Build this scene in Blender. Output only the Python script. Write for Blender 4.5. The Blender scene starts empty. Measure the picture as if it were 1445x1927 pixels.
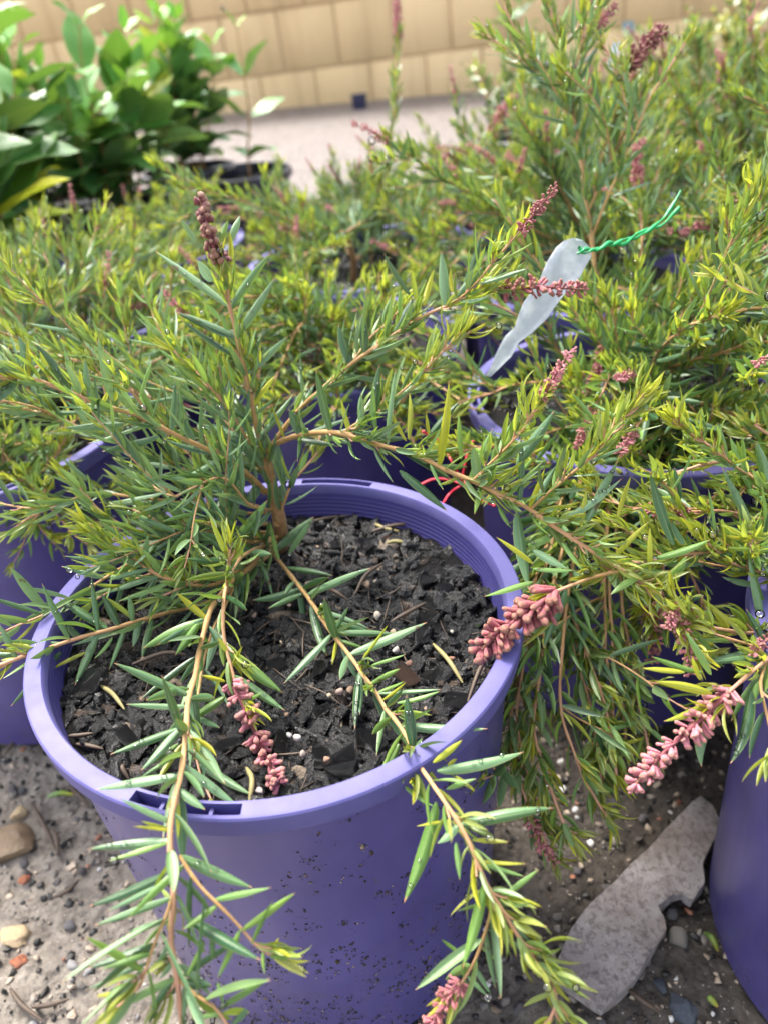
import bpy, bmesh, math, random
import numpy as np
from mathutils import Vector, noise

S = bpy.context.scene
COL = S.collection
R = math.radians

# ------------------------------------------------------------------ camera
HP = 0.25                        # height of the rims
CZ = HP + 0.2542
PITCH, ROLL, FPX = R(33.64), R(-5.377), 1447.0
fw = np.array([0, math.cos(PITCH), -math.sin(PITCH)])
up0 = np.array([0, math.sin(PITCH), math.cos(PITCH)])
x0 = np.array([1.0, 0, 0])
cx = math.cos(ROLL) * x0 + math.sin(ROLL) * up0
cu = -math.sin(ROLL) * x0 + math.cos(ROLL) * up0
EYE = np.array([0, 0, CZ])
cam_data = bpy.data.cameras.new("camera")
cam = bpy.data.objects.new("camera", cam_data)
COL.objects.link(cam)
from mathutils import Matrix
M4 = Matrix(((cx[0], cu[0], -fw[0], 0), (cx[1], cu[1], -fw[1], 0), (cx[2], cu[2], -fw[2], CZ), (0, 0, 0, 1)))
cam.matrix_world = M4
cam_data.sensor_fit = 'VERTICAL'
cam_data.sensor_height = 9.8
cam_data.lens = FPX / 1927 * 9.8
cam_data.clip_start, cam_data.clip_end = 0.02, 400
cam_data.dof.use_dof = True
cam_data.dof.focus_distance = 0.365
cam_data.dof.aperture_fstop = 2.0
S.camera = cam

# ------------------------------------------------------------------ light
SUN_EL, SUN_AZ = R(58), R(-35)          # azimuth from +Y towards +X
w = bpy.data.worlds.new("World"); S.world = w; w.use_nodes = True
nt = w.node_tree; bg = nt.nodes["Background"]
sky = nt.nodes.new("ShaderNodeTexSky"); sky.sky_type = 'NISHITA'; sky.sun_disc = False
sky.sun_elevation = SUN_EL; sky.sun_rotation = SUN_AZ; sky.air_density = 1.0; sky.dust_density = 4.0; sky.ozone_density = 1.0
hs = nt.nodes.new("ShaderNodeHueSaturation"); hs.inputs['Saturation'].default_value = 0.42
nt.links.new(sky.outputs[0], hs.inputs['Color']); nt.links.new(hs.outputs[0], bg.inputs[0])
bg.inputs[1].default_value = 0.15
sl = bpy.data.lights.new("sun", 'SUN'); sl.energy = 2.0; sl.angle = R(18); sl.color = (1, 0.95, 0.87)
so = bpy.data.objects.new("sun", sl); COL.objects.link(so)
so.rotation_euler = Vector((-math.sin(SUN_AZ) * math.cos(SUN_EL), -math.cos(SUN_AZ) * math.cos(SUN_EL), -math.sin(SUN_EL))).to_track_quat('-Z', 'Y').to_euler()
S.view_settings.view_transform = 'Standard'; S.view_settings.look = 'None'
S.view_settings.exposure = 2.0; S.view_settings.gamma = 1.0
S.render.engine = 'CYCLES'
S.cycles.use_denoising = True
S.cycles.max_bounces = 8; S.cycles.transparent_max_bounces = 6; S.cycles.caustics_refractive = False; S.cycles.caustics_reflective = False

# ------------------------------------------------------------------ helpers
def ray(a, b):
    return (a - 722.5) / FPX * cx - (b - 963.5) / FPX * cu + fw
def at(a, b, d):
    return EYE + ray(a, b) * d
def onz(a, b, z):
    d = ray(a, b)
    return EYE + d * ((z - CZ) / d[2])
def link(o, parent=None):
    COL.objects.link(o)
    if parent is not None:
        o.parent = parent
    return o
def tag(o, label=None, cat=None, group=None, kind=None):
    if label: o['label'] = label
    if cat: o['category'] = cat
    if group: o['group'] = group
    if kind: o['kind'] = kind
    return o
def empty(name, loc, rz=0.0):
    o = bpy.data.objects.new(name, None); COL.objects.link(o)
    o.location = loc; o.rotation_euler = (0, 0, rz); o.empty_display_size = 0.02
    return o
def mesh_obj(name, v, f, mat, parent=None, smooth=True, attr=None):
    me = bpy.data.meshes.new(name)
    v = np.asarray(v, dtype=np.float32).reshape(-1, 3)
    if isinstance(f, np.ndarray):
        n, k = f.shape
        me.vertices.add(len(v)); me.vertices.foreach_set('co', v.ravel())
        me.loops.add(n * k); me.loops.foreach_set('vertex_index', f.astype(np.int32).ravel())
        me.polygons.add(n); me.polygons.foreach_set('loop_start', np.arange(0, n * k, k, dtype=np.int32))
        me.update(calc_edges=True)
    else:
        me.from_pydata([tuple(map(float, p)) for p in v], [], f)
    if attr is not None:
        a = me.attributes.new('leafdata', 'FLOAT_COLOR', 'POINT')
        a.data.foreach_set('color', np.asarray(attr, dtype=np.float32).ravel())
    me.validate()
    if smooth:
        me.polygons.foreach_set('use_smooth', np.ones(len(me.polygons), dtype=bool))
    me.materials.append(mat)
    o = bpy.data.objects.new(name, me)
    return link(o, parent)
def copy_tree(o, parent=None):
    c = o.copy(); COL.objects.link(c)
    if parent is not None: c.parent = parent
    for ch in list(o.children): copy_tree(ch, c)
    return c
def unit(a):
    return a / (np.linalg.norm(a, axis=-1, keepdims=True) + 1e-12)
def spline(P, n):
    P = np.asarray(P, float)
    if len(P) < 3:
        t = np.linspace(0, 1, n)[:, None]
        return P[0] * (1 - t) + P[-1] * t
    Q = np.vstack([2 * P[0] - P[1], P, 2 * P[-1] - P[-2]])
    seg = len(P) - 1
    out = []
    for u in np.linspace(0, seg, n):
        i = min(int(u), seg - 1); t = u - i
        a, b, c, d = Q[i], Q[i + 1], Q[i + 2], Q[i + 3]
        out.append(0.5 * ((2 * b) + (c - a) * t + (2 * a - 5 * b + 4 * c - d) * t * t + (3 * b - a - 3 * c + d) * t ** 3))
    return np.array(out)
def resample(P, step):
    s = np.concatenate([[0], np.cumsum(np.linalg.norm(np.diff(P, axis=0), axis=1))])
    n = max(2, int(round(s[-1] / step)) + 1)
    u = np.linspace(0, s[-1], n)
    return np.stack([np.interp(u, s, P[:, k]) for k in range(3)], 1), s[-1]

class Acc:
    """collects quads (and an attribute) for one mesh"""
    def __init__(self): self.v, self.f, self.a, self.n = [], [], [], 0
    def add(self, v, f, a=None):
        self.v.append(v); self.f.append(f + self.n); self.n += len(v)
        self.a.append(a if a is not None else np.zeros((len(v), 4)))
    def build(self, name, mat, parent=None, smooth=True):
        if not self.v: return None
        return mesh_obj(name, np.concatenate(self.v), np.concatenate(self.f), mat, parent, smooth, np.concatenate(self.a))

def tube(acc, P, r, ns=6, rnd=0.5, age=None):
    P = np.asarray(P); n = len(P)
    r = np.broadcast_to(r, (n,)) if np.ndim(r) else np.full(n, r)
    T = unit(np.gradient(P, axis=0))
    ref = np.array([0.3, 0.2, 1.0]); ref = ref / np.linalg.norm(ref)
    A = unit(np.cross(T, ref)); B = np.cross(T, A)
    th = np.arange(ns) * 2 * math.pi / ns
    V = P[:, None, :] + r[:, None, None] * (np.cos(th)[None, :, None] * A[:, None, :] + np.sin(th)[None, :, None] * B[:, None, :])
    i = np.arange(n - 1)[:, None] * ns; j = np.arange(ns)[None, :]
    F = np.stack([i + j, i + (j + 1) % ns, i + ns + (j + 1) % ns, i + ns + j], -1).reshape(-1, 4)
    t = np.linspace(0, 1, n)
    at_ = np.zeros((n, ns, 4)); at_[..., 1] = t[:, None]; at_[..., 0] = (t if age is None else age)[:, None] if age is not None else t[:, None]; at_[..., 3] = rnd
    acc.add(V.reshape(-1, 3), F, at_.reshape(-1, 4))

def leaf_grid(nr, nc):
    i = np.arange(nr)[:, None] * (nc + 1); j = np.arange(nc)[None, :]
    return np.stack([i + j, i + j + 1, i + nc + 1 + j + 1, i + nc + 1 + j], -1).reshape(-1, 4)
def leaf(acc, base, d, nrm, L, W, curl=0.0, roll=0.35, age=0.0, rnd=0.5, nr=6, nc=2, shape='lance', twist=0.0, wave=0.0):
    """a leaf blade from base along d; nrm is its upper side"""
    d = unit(np.asarray(d, float)); s = unit(np.cross(d, nrm)); n = np.cross(s, d)
    t = np.linspace(0, 1, nr + 1)
    if shape == 'lance':
        prof = np.minimum(1, 0.45 + 0.55 * np.clip(t / 0.3, 0, 1) ** 0.8) * (1 - np.clip((t - 0.48) / 0.52, 0, 1) ** 1.7)
        prof = 0.04 + 0.96 * prof; prof[-1] = 0.015; prof[0] = 0.2
    else:
        prof = np.sin(np.pi * np.clip(t, 0, 1) ** 0.85) ** 0.8; prof[0] = 0.06; prof[-1] = 0.02
    # bend the midrib along an arc
    ang = curl * t
    dt = 1.0 / nr
    cd = np.concatenate([[0], np.cumsum(np.cos((ang[:-1] + ang[1:]) / 2)) * dt])
    cn = np.concatenate([[0], np.cumsum(np.sin((ang[:-1] + ang[1:]) / 2)) * dt])
    mid = base + L * (cd[:, None] * d + cn[:, None] * n)
    nn = np.cos(ang)[:, None] * n - np.sin(ang)[:, None] * d
    v = np.linspace(-1, 1, nc + 1)
    tw = twist * t
    ss = np.cos(tw)[:, None] * s + np.sin(tw)[:, None] * nn
    n2 = np.cos(tw)[:, None] * nn - np.sin(tw)[:, None] * s
    hw = (W / 2 * prof)
    off = -roll * hw[:, None] * np.abs(v)[None, :] ** 2.2
    if shape != 'lance':
        off = roll * hw[:, None] * np.abs(v)[None, :] + wave * hw[:, None] * np.sin(9 * t + rnd * 9)[:, None] * np.abs(v)[None, :]
    V = mid[:, None, :] + hw[:, None, None] * v[None, :, None] * ss[:, None, :] * (1 - 0.12 * roll) + off[..., None] * n2[:, None, :]
    A = np.zeros((nr + 1, nc + 1, 4)); A[..., 0] = age; A[..., 1] = t[:, None]; A[..., 2] = np.abs(v)[None, :]; A[..., 3] = rnd
    acc.add(V.reshape(-1, 3), leaf_grid(nr, nc), A.reshape(-1, 4))

def capsule(acc, base, d, L, r, bend, rnd, nr=5, ns=6, tone=0.5):
    d = unit(d); a = unit(np.cross(d, np.array([0.31, 0.77, 0.55]))); b = np.cross(d, a)
    t = np.linspace(0, 1, nr + 1)
    t = np.array([0, .3, .6, .8, .93, 1.0]); pr = r * np.array([0.45, 0.85, 0.95, 1.15, 1.0, 0.03])
    mid = base + L * (t[:, None] * d + (bend * t ** 2)[:, None] * a)
    th = np.arange(ns) * 2 * math.pi / ns
    V = mid[:, None, :] + pr[:, None, None] * (np.cos(th)[None, :, None] * a + np.sin(th)[None, :, None] * b)
    i = np.arange(nr)[:, None] * ns; j = np.arange(ns)[None, :]
    F = np.stack([i + j, i + (j + 1) % ns, i + ns + (j + 1) % ns, i + ns + j], -1).reshape(-1, 4)
    top = len(V.reshape(-1, 3))
    A = np.zeros((nr + 1, ns, 4)); A[..., 0] = tone; A[..., 1] = t[:, None]; A[..., 3] = rnd
    acc.add(V.reshape(-1, 3), F, A.reshape(-1, 4))

_ico = {}
def ico(sub):
    if sub not in _ico:
        bm = bmesh.new(); bmesh.ops.create_icosphere(bm, subdivisions=sub, radius=1.0)
        _ico[sub] = (np.array([v.co[:] for v in bm.verts]), np.array([[v.index for v in f.verts] for f in bm.faces]))
        bm.free()
    return _ico[sub]
def stone(rng, sub=2, jag=0.25, freq=1.3):
    v, f = ico(sub); o = rng.uniform(-50, 50, 3)
    k = np.array([1 + jag * noise.noise(Vector(p * freq + o)) * 1.6 + 0.3 * jag * noise.noise(Vector(p * freq * 3 + o)) for p in v])
    v2 = v * k[:, None]
    for _ in range(4):                       # a few flat broken facets
        n = unit(rng.normal(size=3)); h = rng.uniform(0.55, 0.85)
        dd = v2 @ n; v2 = v2 - np.clip(dd - h, 0, None)[:, None] * n * 0.9
    return v2, f

# ------------------------------------------------------------------ materials
class N:
    def __init__(self, name):
        self.m = bpy.data.materials.new(name); self.m.use_nodes = True
        self.t = self.m.node_tree; self.t.nodes.clear()
        self.out = self.t.nodes.new('ShaderNodeOutputMaterial')
    def n(self, typ, **k):
        x = self.t.nodes.new('ShaderNode' + typ)
        for a, b in k.items():
            if a.startswith('i_'):
                key = a[2:].replace('_', ' ')
                x.inputs[int(key) if key.isdigit() else key].default_value = b
            else: setattr(x, a, b)
        return x
    def l(self, a, b): self.t.links.new(a, b)
    def mix(self, fac, a, b, blend='MIX'):
        x = self.n('Mix', data_type='RGBA', blend_type=blend)
        for i, s in ((0, fac), (6, a), (7, b)):
            if isinstance(s, (int, float)): x.inputs[i].default_value = s
            elif isinstance(s, tuple): x.inputs[i].default_value = (*s, 1) if len(s) == 3 else s
            else: self.l(s, x.inputs[i])
        return x.outputs[2]
    def math(self, op, a, b=None, clamp=False):
        x = self.n('Math', operation=op, use_clamp=clamp)
        for i, s in ((0, a), (1, b)):
            if s is None: continue
            if isinstance(s, (int, float)): x.inputs[i].default_value = s
            else: self.l(s, x.inputs[i])
        return x.outputs[0]
    def ramp(self, fac, *stops, interp='LINEAR'):
        x = self.n('ValToRGB'); x.color_ramp.interpolation = interp
        e = x.color_ramp.elements
        while len(e) < len(stops): e.new(0.5)
        for k, (p, c) in enumerate(stops):
            e[k].position = p; e[k].color = (*c, 1) if len(c) == 3 else c
        self.l(fac, x.inputs[0]); return x.outputs[0]
    def step(self, fac, a, b):
        x = self.n('MapRange', clamp=True); self.l(fac, x.inputs[0])
        x.inputs[1].default_value = a; x.inputs[2].default_value = b
        return x.outputs[0]
    def coord(self, kind='Object', scale=None):
        c = self.n('TexCoord').outputs[kind]
        if scale:
            m = self.n('Mapping'); m.inputs['Scale'].default_value = scale; self.l(c, m.inputs[0]); c = m.outputs[0]
        return c
    def noise(self, vec, scale, detail=4, rough=0.55, out=0):
        x = self.n('TexNoise', i_Scale=scale, i_Detail=detail, i_Roughness=rough); self.l(vec, x.inputs['Vector']); return x.outputs[out]
    def vor(self, vec, scale, feature='F1', out='Distance', rnd=1.0):
        x = self.n('TexVoronoi', feature=feature, i_Scale=scale); x.inputs['Randomness'].default_value = rnd; self.l(vec, x.inputs['Vector']); return x.outputs[out]
    def bump(self, h, strength, dist):
        x = self.n('Bump', i_Strength=strength, i_Distance=dist); self.l(h, x.inputs['Height']); return x.outputs[0]
    def bsdf(self, col, rough=0.5, normal=None, **k):
        x = self.n('BsdfPrincipled')
        for key, s in (('Base Color', col), ('Roughness', rough)):
            if isinstance(s, (int, float)): x.inputs[key].default_value = s
            elif isinstance(s, tuple): x.inputs[key].default_value = (*s, 1)
            else: self.l(s, x.inputs[key])
        if normal is not None: self.l(normal, x.inputs['Normal'])
        for a, b in k.items():
            key = a.replace('_', ' ')
            if isinstance(b, (int, float, tuple)): x.inputs[key].default_value = b
            else: self.l(b, x.inputs[key])
        return x.outputs[0]
    def done(self, sh):
        self.l(sh, self.out.inputs[0]); return self.m

def leaf_material(name, mature, mid, young, under, tip, trans=0.42, rough=0.34, vein=0.5, bloom=0.24):
    g = N(name); a = g.n('Attribute', attribute_name='leafdata'); sep = g.n('SeparateColor'); g.l(a.outputs['Color'], sep.inputs[0])
    age, t, v = sep.outputs; rnd = a.outputs['Alpha']
    co = g.coord('Object')
    col = g.ramp(age, (0.0, mature), (0.45, mid), (1.0, young))
    col = g.mix(g.math('MULTIPLY', g.step(g.noise(co, 900, 3), 0.45, 0.75), 0.2), col, g.mix(0.5, col, under))
    col = g.mix(g.math('MULTIPLY', g.math('MULTIPLY', g.step(rnd, 0.45, 0.8), g.step(age, 0.6, 0.1)), bloom), col, under)
    bright = g.math('ADD', g.math('MULTIPLY', rnd, 0.75), 0.58)
    cb = g.n('CombineColor')
    for i in range(3): g.l(bright, cb.inputs[i])
    col = g.mix(1.0, col, cb.outputs[0], 'MULTIPLY')
    col = g.mix(g.math('MULTIPLY', g.step(v, 0.16, 0.02), vein), col, g.mix(0.5, col, (0.35, 0.4, 0.12)))
    edge = g.math('MULTIPLY', g.step(v, 0.8, 1.0), 0.35)
    col = g.mix(edge, col, (0.36, 0.40, 0.10))
    col = g.mix(g.math('MULTIPLY', g.step(t, 0.93, 0.985), 0.85), col, tip)
    dmg = g.math('MULTIPLY', g.step(g.noise(co, 130, 2), 0.68, 0.71), g.step(rnd, 0.6, 0.7))
    col = g.mix(g.math('MULTIPLY', dmg, 0.8), col, (0.09, 0.035, 0.025))
    geo = g.n('NewGeometry')
    und = g.mix(0.28, col, under)
    col2 = g.mix(geo.outputs['Backfacing'], col, und)
    h = g.math('ADD', g.math('MULTIPLY', g.step(v, 0.0, 0.2), 0.7), g.math('MULTIPLY', g.noise(co, 1300, 2), 0.5))
    nb = g.bump(h, 0.5, 0.0004)
    rr = g.math('ADD', rough - 0.1, g.math('MULTIPLY', g.noise(co, 260, 3), 0.3))
    p = g.bsdf(col2, rr, nb, Specular_IOR_Level=0.5, Coat_Weight=0.10, Coat_Roughness=0.15)
    tr = g.n('BsdfTranslucent'); g.l(g.mix(0.5, col, (0.30, 0.42, 0.04)), tr.inputs[0])
    ms = g.n('MixShader'); g.l(g.math('ADD', trans * 0.4, g.math('MULTIPLY', age, trans * 0.8)), ms.inputs[0]); g.l(p, ms.inputs[1]); g.l(tr.outputs[0], ms.inputs[2])
    return g.done(ms.outputs[0])

MAT = {}
MAT['leaf'] = leaf_material('narrow leaf', (0.036, 0.118, 0.046), (0.13, 0.26, 0.040), (0.48, 0.45, 0.028), (0.30, 0.39, 0.25), (0.55, 0.22, 0.13))
MAT['broad'] = leaf_material('broad leaf', (0.036, 0.150, 0.034), (0.12, 0.36, 0.02), (0.50, 0.46, 0.01), (0.22, 0.34, 0.16), (0.10, 0.2, 0.04), trans=0.32, rough=0.42, vein=0.35, bloom=0.1)
MAT['small'] = leaf_material('small leaf', (0.05, 0.11, 0.05), (0.22, 0.28, 0.05), (0.60, 0.50, 0.05), (0.25, 0.3, 0.2), (0.3, 0.3, 0.06), trans=0.25)

g = N('stem bark'); a = g.n('Attribute', attribute_name='leafdata'); sep = g.n('SeparateColor'); g.l(a.outputs['Color'], sep.inputs[0])
co = g.coord('Object')
c = g.ramp(sep.outputs[0], (0, (0.17, 0.075, 0.025)), (0.35, (0.32, 0.175, 0.045)), (0.7, (0.42, 0.225, 0.085)), (1, (0.50, 0.24, 0.16)))
c = g.mix(g.math('MULTIPLY', g.step(g.noise(co, 420, 4), 0.45, 0.7), 0.35), c, (0.44, 0.31, 0.13))
MAT['stem'] = g.done(g.bsdf(c, 0.6, g.bump(g.noise(co, 1200, 3), 0.5, 0.0006), Sheen_Weight=0.15))

g = N('flower buds'); a = g.n('Attribute', attribute_name='leafdata'); sep = g.n('SeparateColor'); g.l(a.outputs['Color'], sep.inputs[0])
co = g.coord('Object')
c = g.ramp(sep.outputs[0], (0, (0.15, 0.028, 0.038)), (0.45, (0.31, 0.055, 0.075)), (1, (0.66, 0.23, 0.28)))
c = g.mix(g.math('MULTIPLY', a.outputs['Alpha'], 0.35), c, (0.50, 0.13, 0.13))
c = g.mix(g.math('MULTIPLY', g.step(g.noise(co, 1500, 3), 0.45, 0.7), 0.4), c, (0.58, 0.27, 0.28))
c = g.mix(g.math('MULTIPLY', g.step(sep.outputs[1], 0.72, 0.92), 0.6), c, (0.30, 0.17, 0.08))
MAT['bud'] = g.done(g.bsdf(c, 0.55, g.bump(g.noise(co, 1900, 4), 1.0, 0.0009), Sheen_Weight=0.12, Subsurface_Weight=0.0))
g = N('red flower'); MAT['red'] = g.done(g.bsdf((0.62, 0.03, 0.06), 0.4))

g = N('water'); fr = g.n('Fresnel', i_IOR=1.6); tp = g.n('BsdfTransparent'); gl = g.n('BsdfGlossy', i_Roughness=0.04); mx = g.n('MixShader')
g.l(fr.outputs[0], mx.inputs[0]); g.l(tp.outputs[0], mx.inputs[1]); g.l(gl.outputs[0], mx.inputs[2]); MAT['water'] = g.done(mx.outputs[0])

def plastic(name, base, dirt=1.0):
    g = N(name); co = g.coord('Object')
    c = g.mix(g.step(g.noise(co, 14, 4), 0.35, 0.75), base, tuple(x * 1.35 + 0.012 for x in base))
    sx = g.n('SeparateXYZ'); g.l(co, sx.inputs[0])
    low = g.step(sx.outputs[2], 0.235, 0.0)           # more splashed dirt near the ground
    patch = g.math('ADD', g.math('MULTIPLY', low, 0.55), g.math('MULTIPLY', g.noise(co, 22, 3), 0.5))
    n1 = g.noise(co, 430, 5, 0.7)
    speck = g.step(g.math('ADD', n1, g.math('MULTIPLY', patch, 0.28)), 0.83, 0.86)
    speck = g.math('MULTIPLY', speck, dirt)
    speck = g.math('MULTIPLY', speck, g.step(sx.outputs[2], 0.236, 0.228))
    film = g.math('MULTIPLY', g.step(g.noise(co, 60, 6, 0.7), 0.52, 0.8), g.math('MULTIPLY', low, 0.7 * dirt))
    c = g.mix(g.math('MULTIPLY', g.step(g.noise(g.coord('Object', (38, 38, 5)), 1.0, 5), 0.45, 0.75), 0.30), c, (0.135, 0.12, 0.27))
    c = g.mix(film, c, (0.085, 0.072, 0.10))
    c = g.mix(speck, c, g.mix(g.noise(co, 700, 3), (0.008, 0.007, 0.008), (0.16, 0.12, 0.09)))
    streak = g.noise(g.coord('Object', (60, 60, 6)), 1.0, 3)
    rough = g.math('ADD', 0.26, g.math('MULTIPLY', streak, 0.22))
    rough = g.math('ADD', rough, g.math('MULTIPLY', speck, 0.4))
    hgt = g.math('ADD', g.math('MULTIPLY', g.noise(co, 9, 2), 1.0), g.math('MULTIPLY', speck, 0.06))
    return g.done(g.bsdf(c, rough, g.bump(hgt, 0.35, 0.006), Specular_IOR_Level=0.5, Coat_Weight=0.15, Coat_Roughness=0.12))
PURPLE = (0.062, 0.052, 0.198)
MAT['pot'] = plastic('purple plastic', PURPLE)
g = N('purple rim'); co = g.coord('Object')
c = g.mix(g.step(g.noise(co, 30, 5), 0.4, 0.8), (0.086, 0.078, 0.24), (0.120, 0.110, 0.275))
c = g.mix(g.math('MULTIPLY', g.step(g.noise(co, 700, 4, 0.7), 0.70, 0.74), 0.8), c, (0.05, 0.04, 0.05))
sc = g.noise(g.coord('Object', (40, 40, 300)), 3, 4)
MAT['rim'] = g.done(g.bsdf(c, g.math('ADD', 0.46, g.math('MULTIPLY', sc, 0.3)), g.bump(g.noise(co, 120, 3), 0.12, 0.002), Coat_Weight=0.03, Coat_Roughness=0.2, Specular_IOR_Level=0.3))
g = N('pot inside'); co = g.coord('Object'); sx = g.n('SeparateXYZ'); g.l(co, sx.inputs[0])
wv = g.math('SINE', g.math('MULTIPLY', sx.outputs[2], 2200.0))
grv = g.math('MULTIPLY', g.step(wv, 0.2, 0.9), g.step(sx.outputs[2], HP - 0.008, HP - 0.012))
MAT['inside'] = g.done(g.bsdf((0.060, 0.052, 0.21), 0.4, g.bump(grv, 0.5, 0.0012)))
MAT['black_pot'] = plastic('black plastic', (0.012, 0.013, 0.016), 0.5)
MAT['blue_pot'] = plastic('dark blue plastic', (0.012, 0.016, 0.045), 0.2)

g = N('potting mix'); co = g.coord('Object')
c = g.mix(g.step(g.noise(co, 260, 6, 0.7), 0.4, 0.75), (0.0016, 0.0015, 0.0015), (0.008, 0.006, 0.005))
c = g.mix(g.step(g.vor(co, 420, out='Color'), 0.93, 0.96), c, (0.08, 0.055, 0.035))
MAT['mix'] = g.done(g.bsdf(c, g.math('ADD', 0.22, g.math('MULTIPLY', g.noise(co, 180, 4), 0.55)), g.bump(g.noise(co, 420, 7, 0.75), 1.0, 0.006), Specular_IOR_Level=0.35))
g = N('bark chip'); co = g.coord('Object'); oi = g.n('ObjectInfo'); a = g.n('Attribute', attribute_name='leafdata')
st = g.noise(g.coord('Object', (1, 1, 1)), 500, 5, 0.7)
c = g.mix(g.step(st, 0.35, 0.8), (0.0008, 0.0007, 0.0008), (0.0045, 0.004, 0.004))
sp_ = g.n('SeparateColor'); g.l(a.outputs['Color'], sp_.inputs[0])
c = g.mix(g.step(oi.outputs['Random'], 0.86, 0.9), c, (0.06, 0.03, 0.017))
c = g.mix(g.step(sp_.outputs[0], 0.925, 0.93), c, (0.040, 0.024, 0.015))
c = g.mix(g.step(sp_.outputs[0], 0.978, 0.98), c, (0.16, 0.12, 0.08))
MAT['chip'] = g.done(g.bsdf(c, g.math('ADD', -0.05, g.math('MULTIPLY', st, 0.6)), g.bump(st, 1.0, 0.0022), Specular_IOR_Level=0.7))
g = N('perlite'); co = g.coord('Object'); oi = g.n('ObjectInfo')
c = g.ramp(oi.outputs['Random'], (0, (0.50, 0.46, 0.38)), (0.35, (0.36, 0.29, 0.20)), (0.65, (0.28, 0.13, 0.08)), (1, (0.56, 0.54, 0.50)))
MAT['perlite'] = g.done(g.bsdf(c, 0.6, g.bump(g.noise(co, 900, 4), 0.6, 0.001)))
g = N('pebble'); co = g.coord('Object'); oi = g.n('ObjectInfo')
c = g.ramp(oi.outputs['Random'], (0, (0.34, 0.31, 0.27)), (0.2, (0.13, 0.12, 0.13)), (0.38, (0.42, 0.30, 0.20)), (0.55, (0.24, 0.23, 0.24)), (0.7, (0.62, 0.60, 0.58)), (0.85, (0.07, 0.08, 0.10)), (1, (0.38, 0.17, 0.10)), interp='CONSTANT')
c = g.mix(g.math('MULTIPLY', g.noise(co, 300, 5), 0.6), c, (0.16, 0.14, 0.12))
MAT['pebble'] = g.done(g.bsdf(c, 0.5, g.bump(g.noise(co, 500, 5), 0.8, 0.002)))
def rock_mat(name, a, b, rough=0.5, sc=120):
    g = N(name); co = g.coord('Object')
    c = g.mix(g.step(g.noise(co, sc, 6, 0.65), 0.35, 0.7), a, b)
    return g.done(g.bsdf(c, rough, g.bump(g.noise(co, sc * 3, 6, 0.7), 0.8, 0.003)))
MAT['brownrock'] = rock_mat('brown rock', (0.15, 0.10, 0.06), (0.24, 0.17, 0.10), 0.42, 60)
MAT['terracotta'] = rock_mat('terracotta lump', (0.34, 0.11, 0.045), (0.26, 0.10, 0.06), 0.55)
MAT['sandstone'] = rock_mat('sandy lump', (0.50, 0.37, 0.20), (0.40, 0.30, 0.19), 0.7)
MAT['darkrock'] = rock_mat('dark gravel', (0.045, 0.055, 0.075), (0.085, 0.095, 0.115), 0.5)
g = N('slab'); co = g.coord('Object')
c = g.mix(g.step(g.noise(co, 45, 6, 0.65), 0.38, 0.66), (0.52, 0.45, 0.42), (0.76, 0.69, 0.67))
c = g.mix(g.math('MULTIPLY', g.step(g.noise(co, 22, 6), 0.50, 0.60), 0.6), c, (0.34, 0.26, 0.20))
c = g.mix(g.step(g.noise(co, 60, 3), 0.72, 0.76), c, (0.25, 0.10, 0.04))
c = g.mix(g.math('MULTIPLY', g.step(g.noise(co, 240, 5, 0.7), 0.50, 0.60), 0.7), c, (0.28, 0.22, 0.19))
c = g.mix(g.math('MULTIPLY', g.step(g.noise(co, 330, 3, 0.6), 0.64, 0.7), 0.5), c, (0.66, 0.60, 0.58))
hh = g.math('ADD', g.noise(co, 170, 8, 0.78), g.math('MULTIPLY', g.noise(g.coord('Object', (300, 60, 60)), 1, 4), 0.5))
MAT['slab'] = g.done(g.bsdf(c, 0.55, g.bump(hh, 1.0, 0.009)))

g = N('ground'); co = g.coord('Object')
big = g.noise(co, 3.2, 5, 0.6); fine = g.noise(co, 95, 7, 0.7)
c = g.mix(g.step(fine, 0.3, 0.72), (0.14, 0.115, 0.092), (0.48, 0.42, 0.35))
c = g.mix(g.math('MULTIPLY', g.step(g.noise(co, 16, 5, 0.65), 0.52, 0.68), 0.6), c, (0.11, 0.09, 0.072))
sx = g.n('SeparateXYZ'); g.l(co, sx.inputs[0])
damp = g.step(g.math('ADD', g.math('MULTIPLY', sx.outputs[0], 1.0), g.math('MULTIPLY', big, 0.35)), 0.05, 0.3)   # wet run-off on the side of the right pots
near = g.step(sx.outputs[1], 1.6, 1.2)
damp = g.math('MULTIPLY', damp, near)
c = g.mix(g.math('MULTIPLY', damp, 0.85), c, g.mix(g.step(fine, 0.35, 0.75), (0.022, 0.017, 0.013), (0.10, 0.08, 0.065)))
gr = g.mix(g.step(g.vor(co, 55, out='Color'), 0.2, 0.8), (0.13, 0.108, 0.098), (0.25, 0.21, 0.195))
gr = g.mix(g.step(g.vor(co, 55), 0.5, 0.75), gr, (0.12, 0.10, 0.09))
c = g.mix(g.step(sx.outputs[1], 1.5, 2.4), c, gr)
spk = g.step(g.vor(co, 210), 0.16, 0.10)
c = g.mix(g.math('MULTIPLY', spk, g.step(g.vor(co, 210, out='Color'), 0.55, 0.6)), c, g.mix(g.vor(co, 210, out='Color'), (0.4, 0.25, 0.16), (0.55, 0.53, 0.5)))
hb = g.math('ADD', g.noise(co, 140, 8, 0.72), g.math('MULTIPLY', g.vor(co, 180), -0.5))
MAT['ground'] = g.done(g.bsdf(c, g.math('ADD', 0.34, g.math('MULTIPLY', fine, 0.4)), g.bump(hb, 0.9, 0.008)))
g = N('grit'); a = g.n('Attribute', attribute_name='leafdata')
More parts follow.
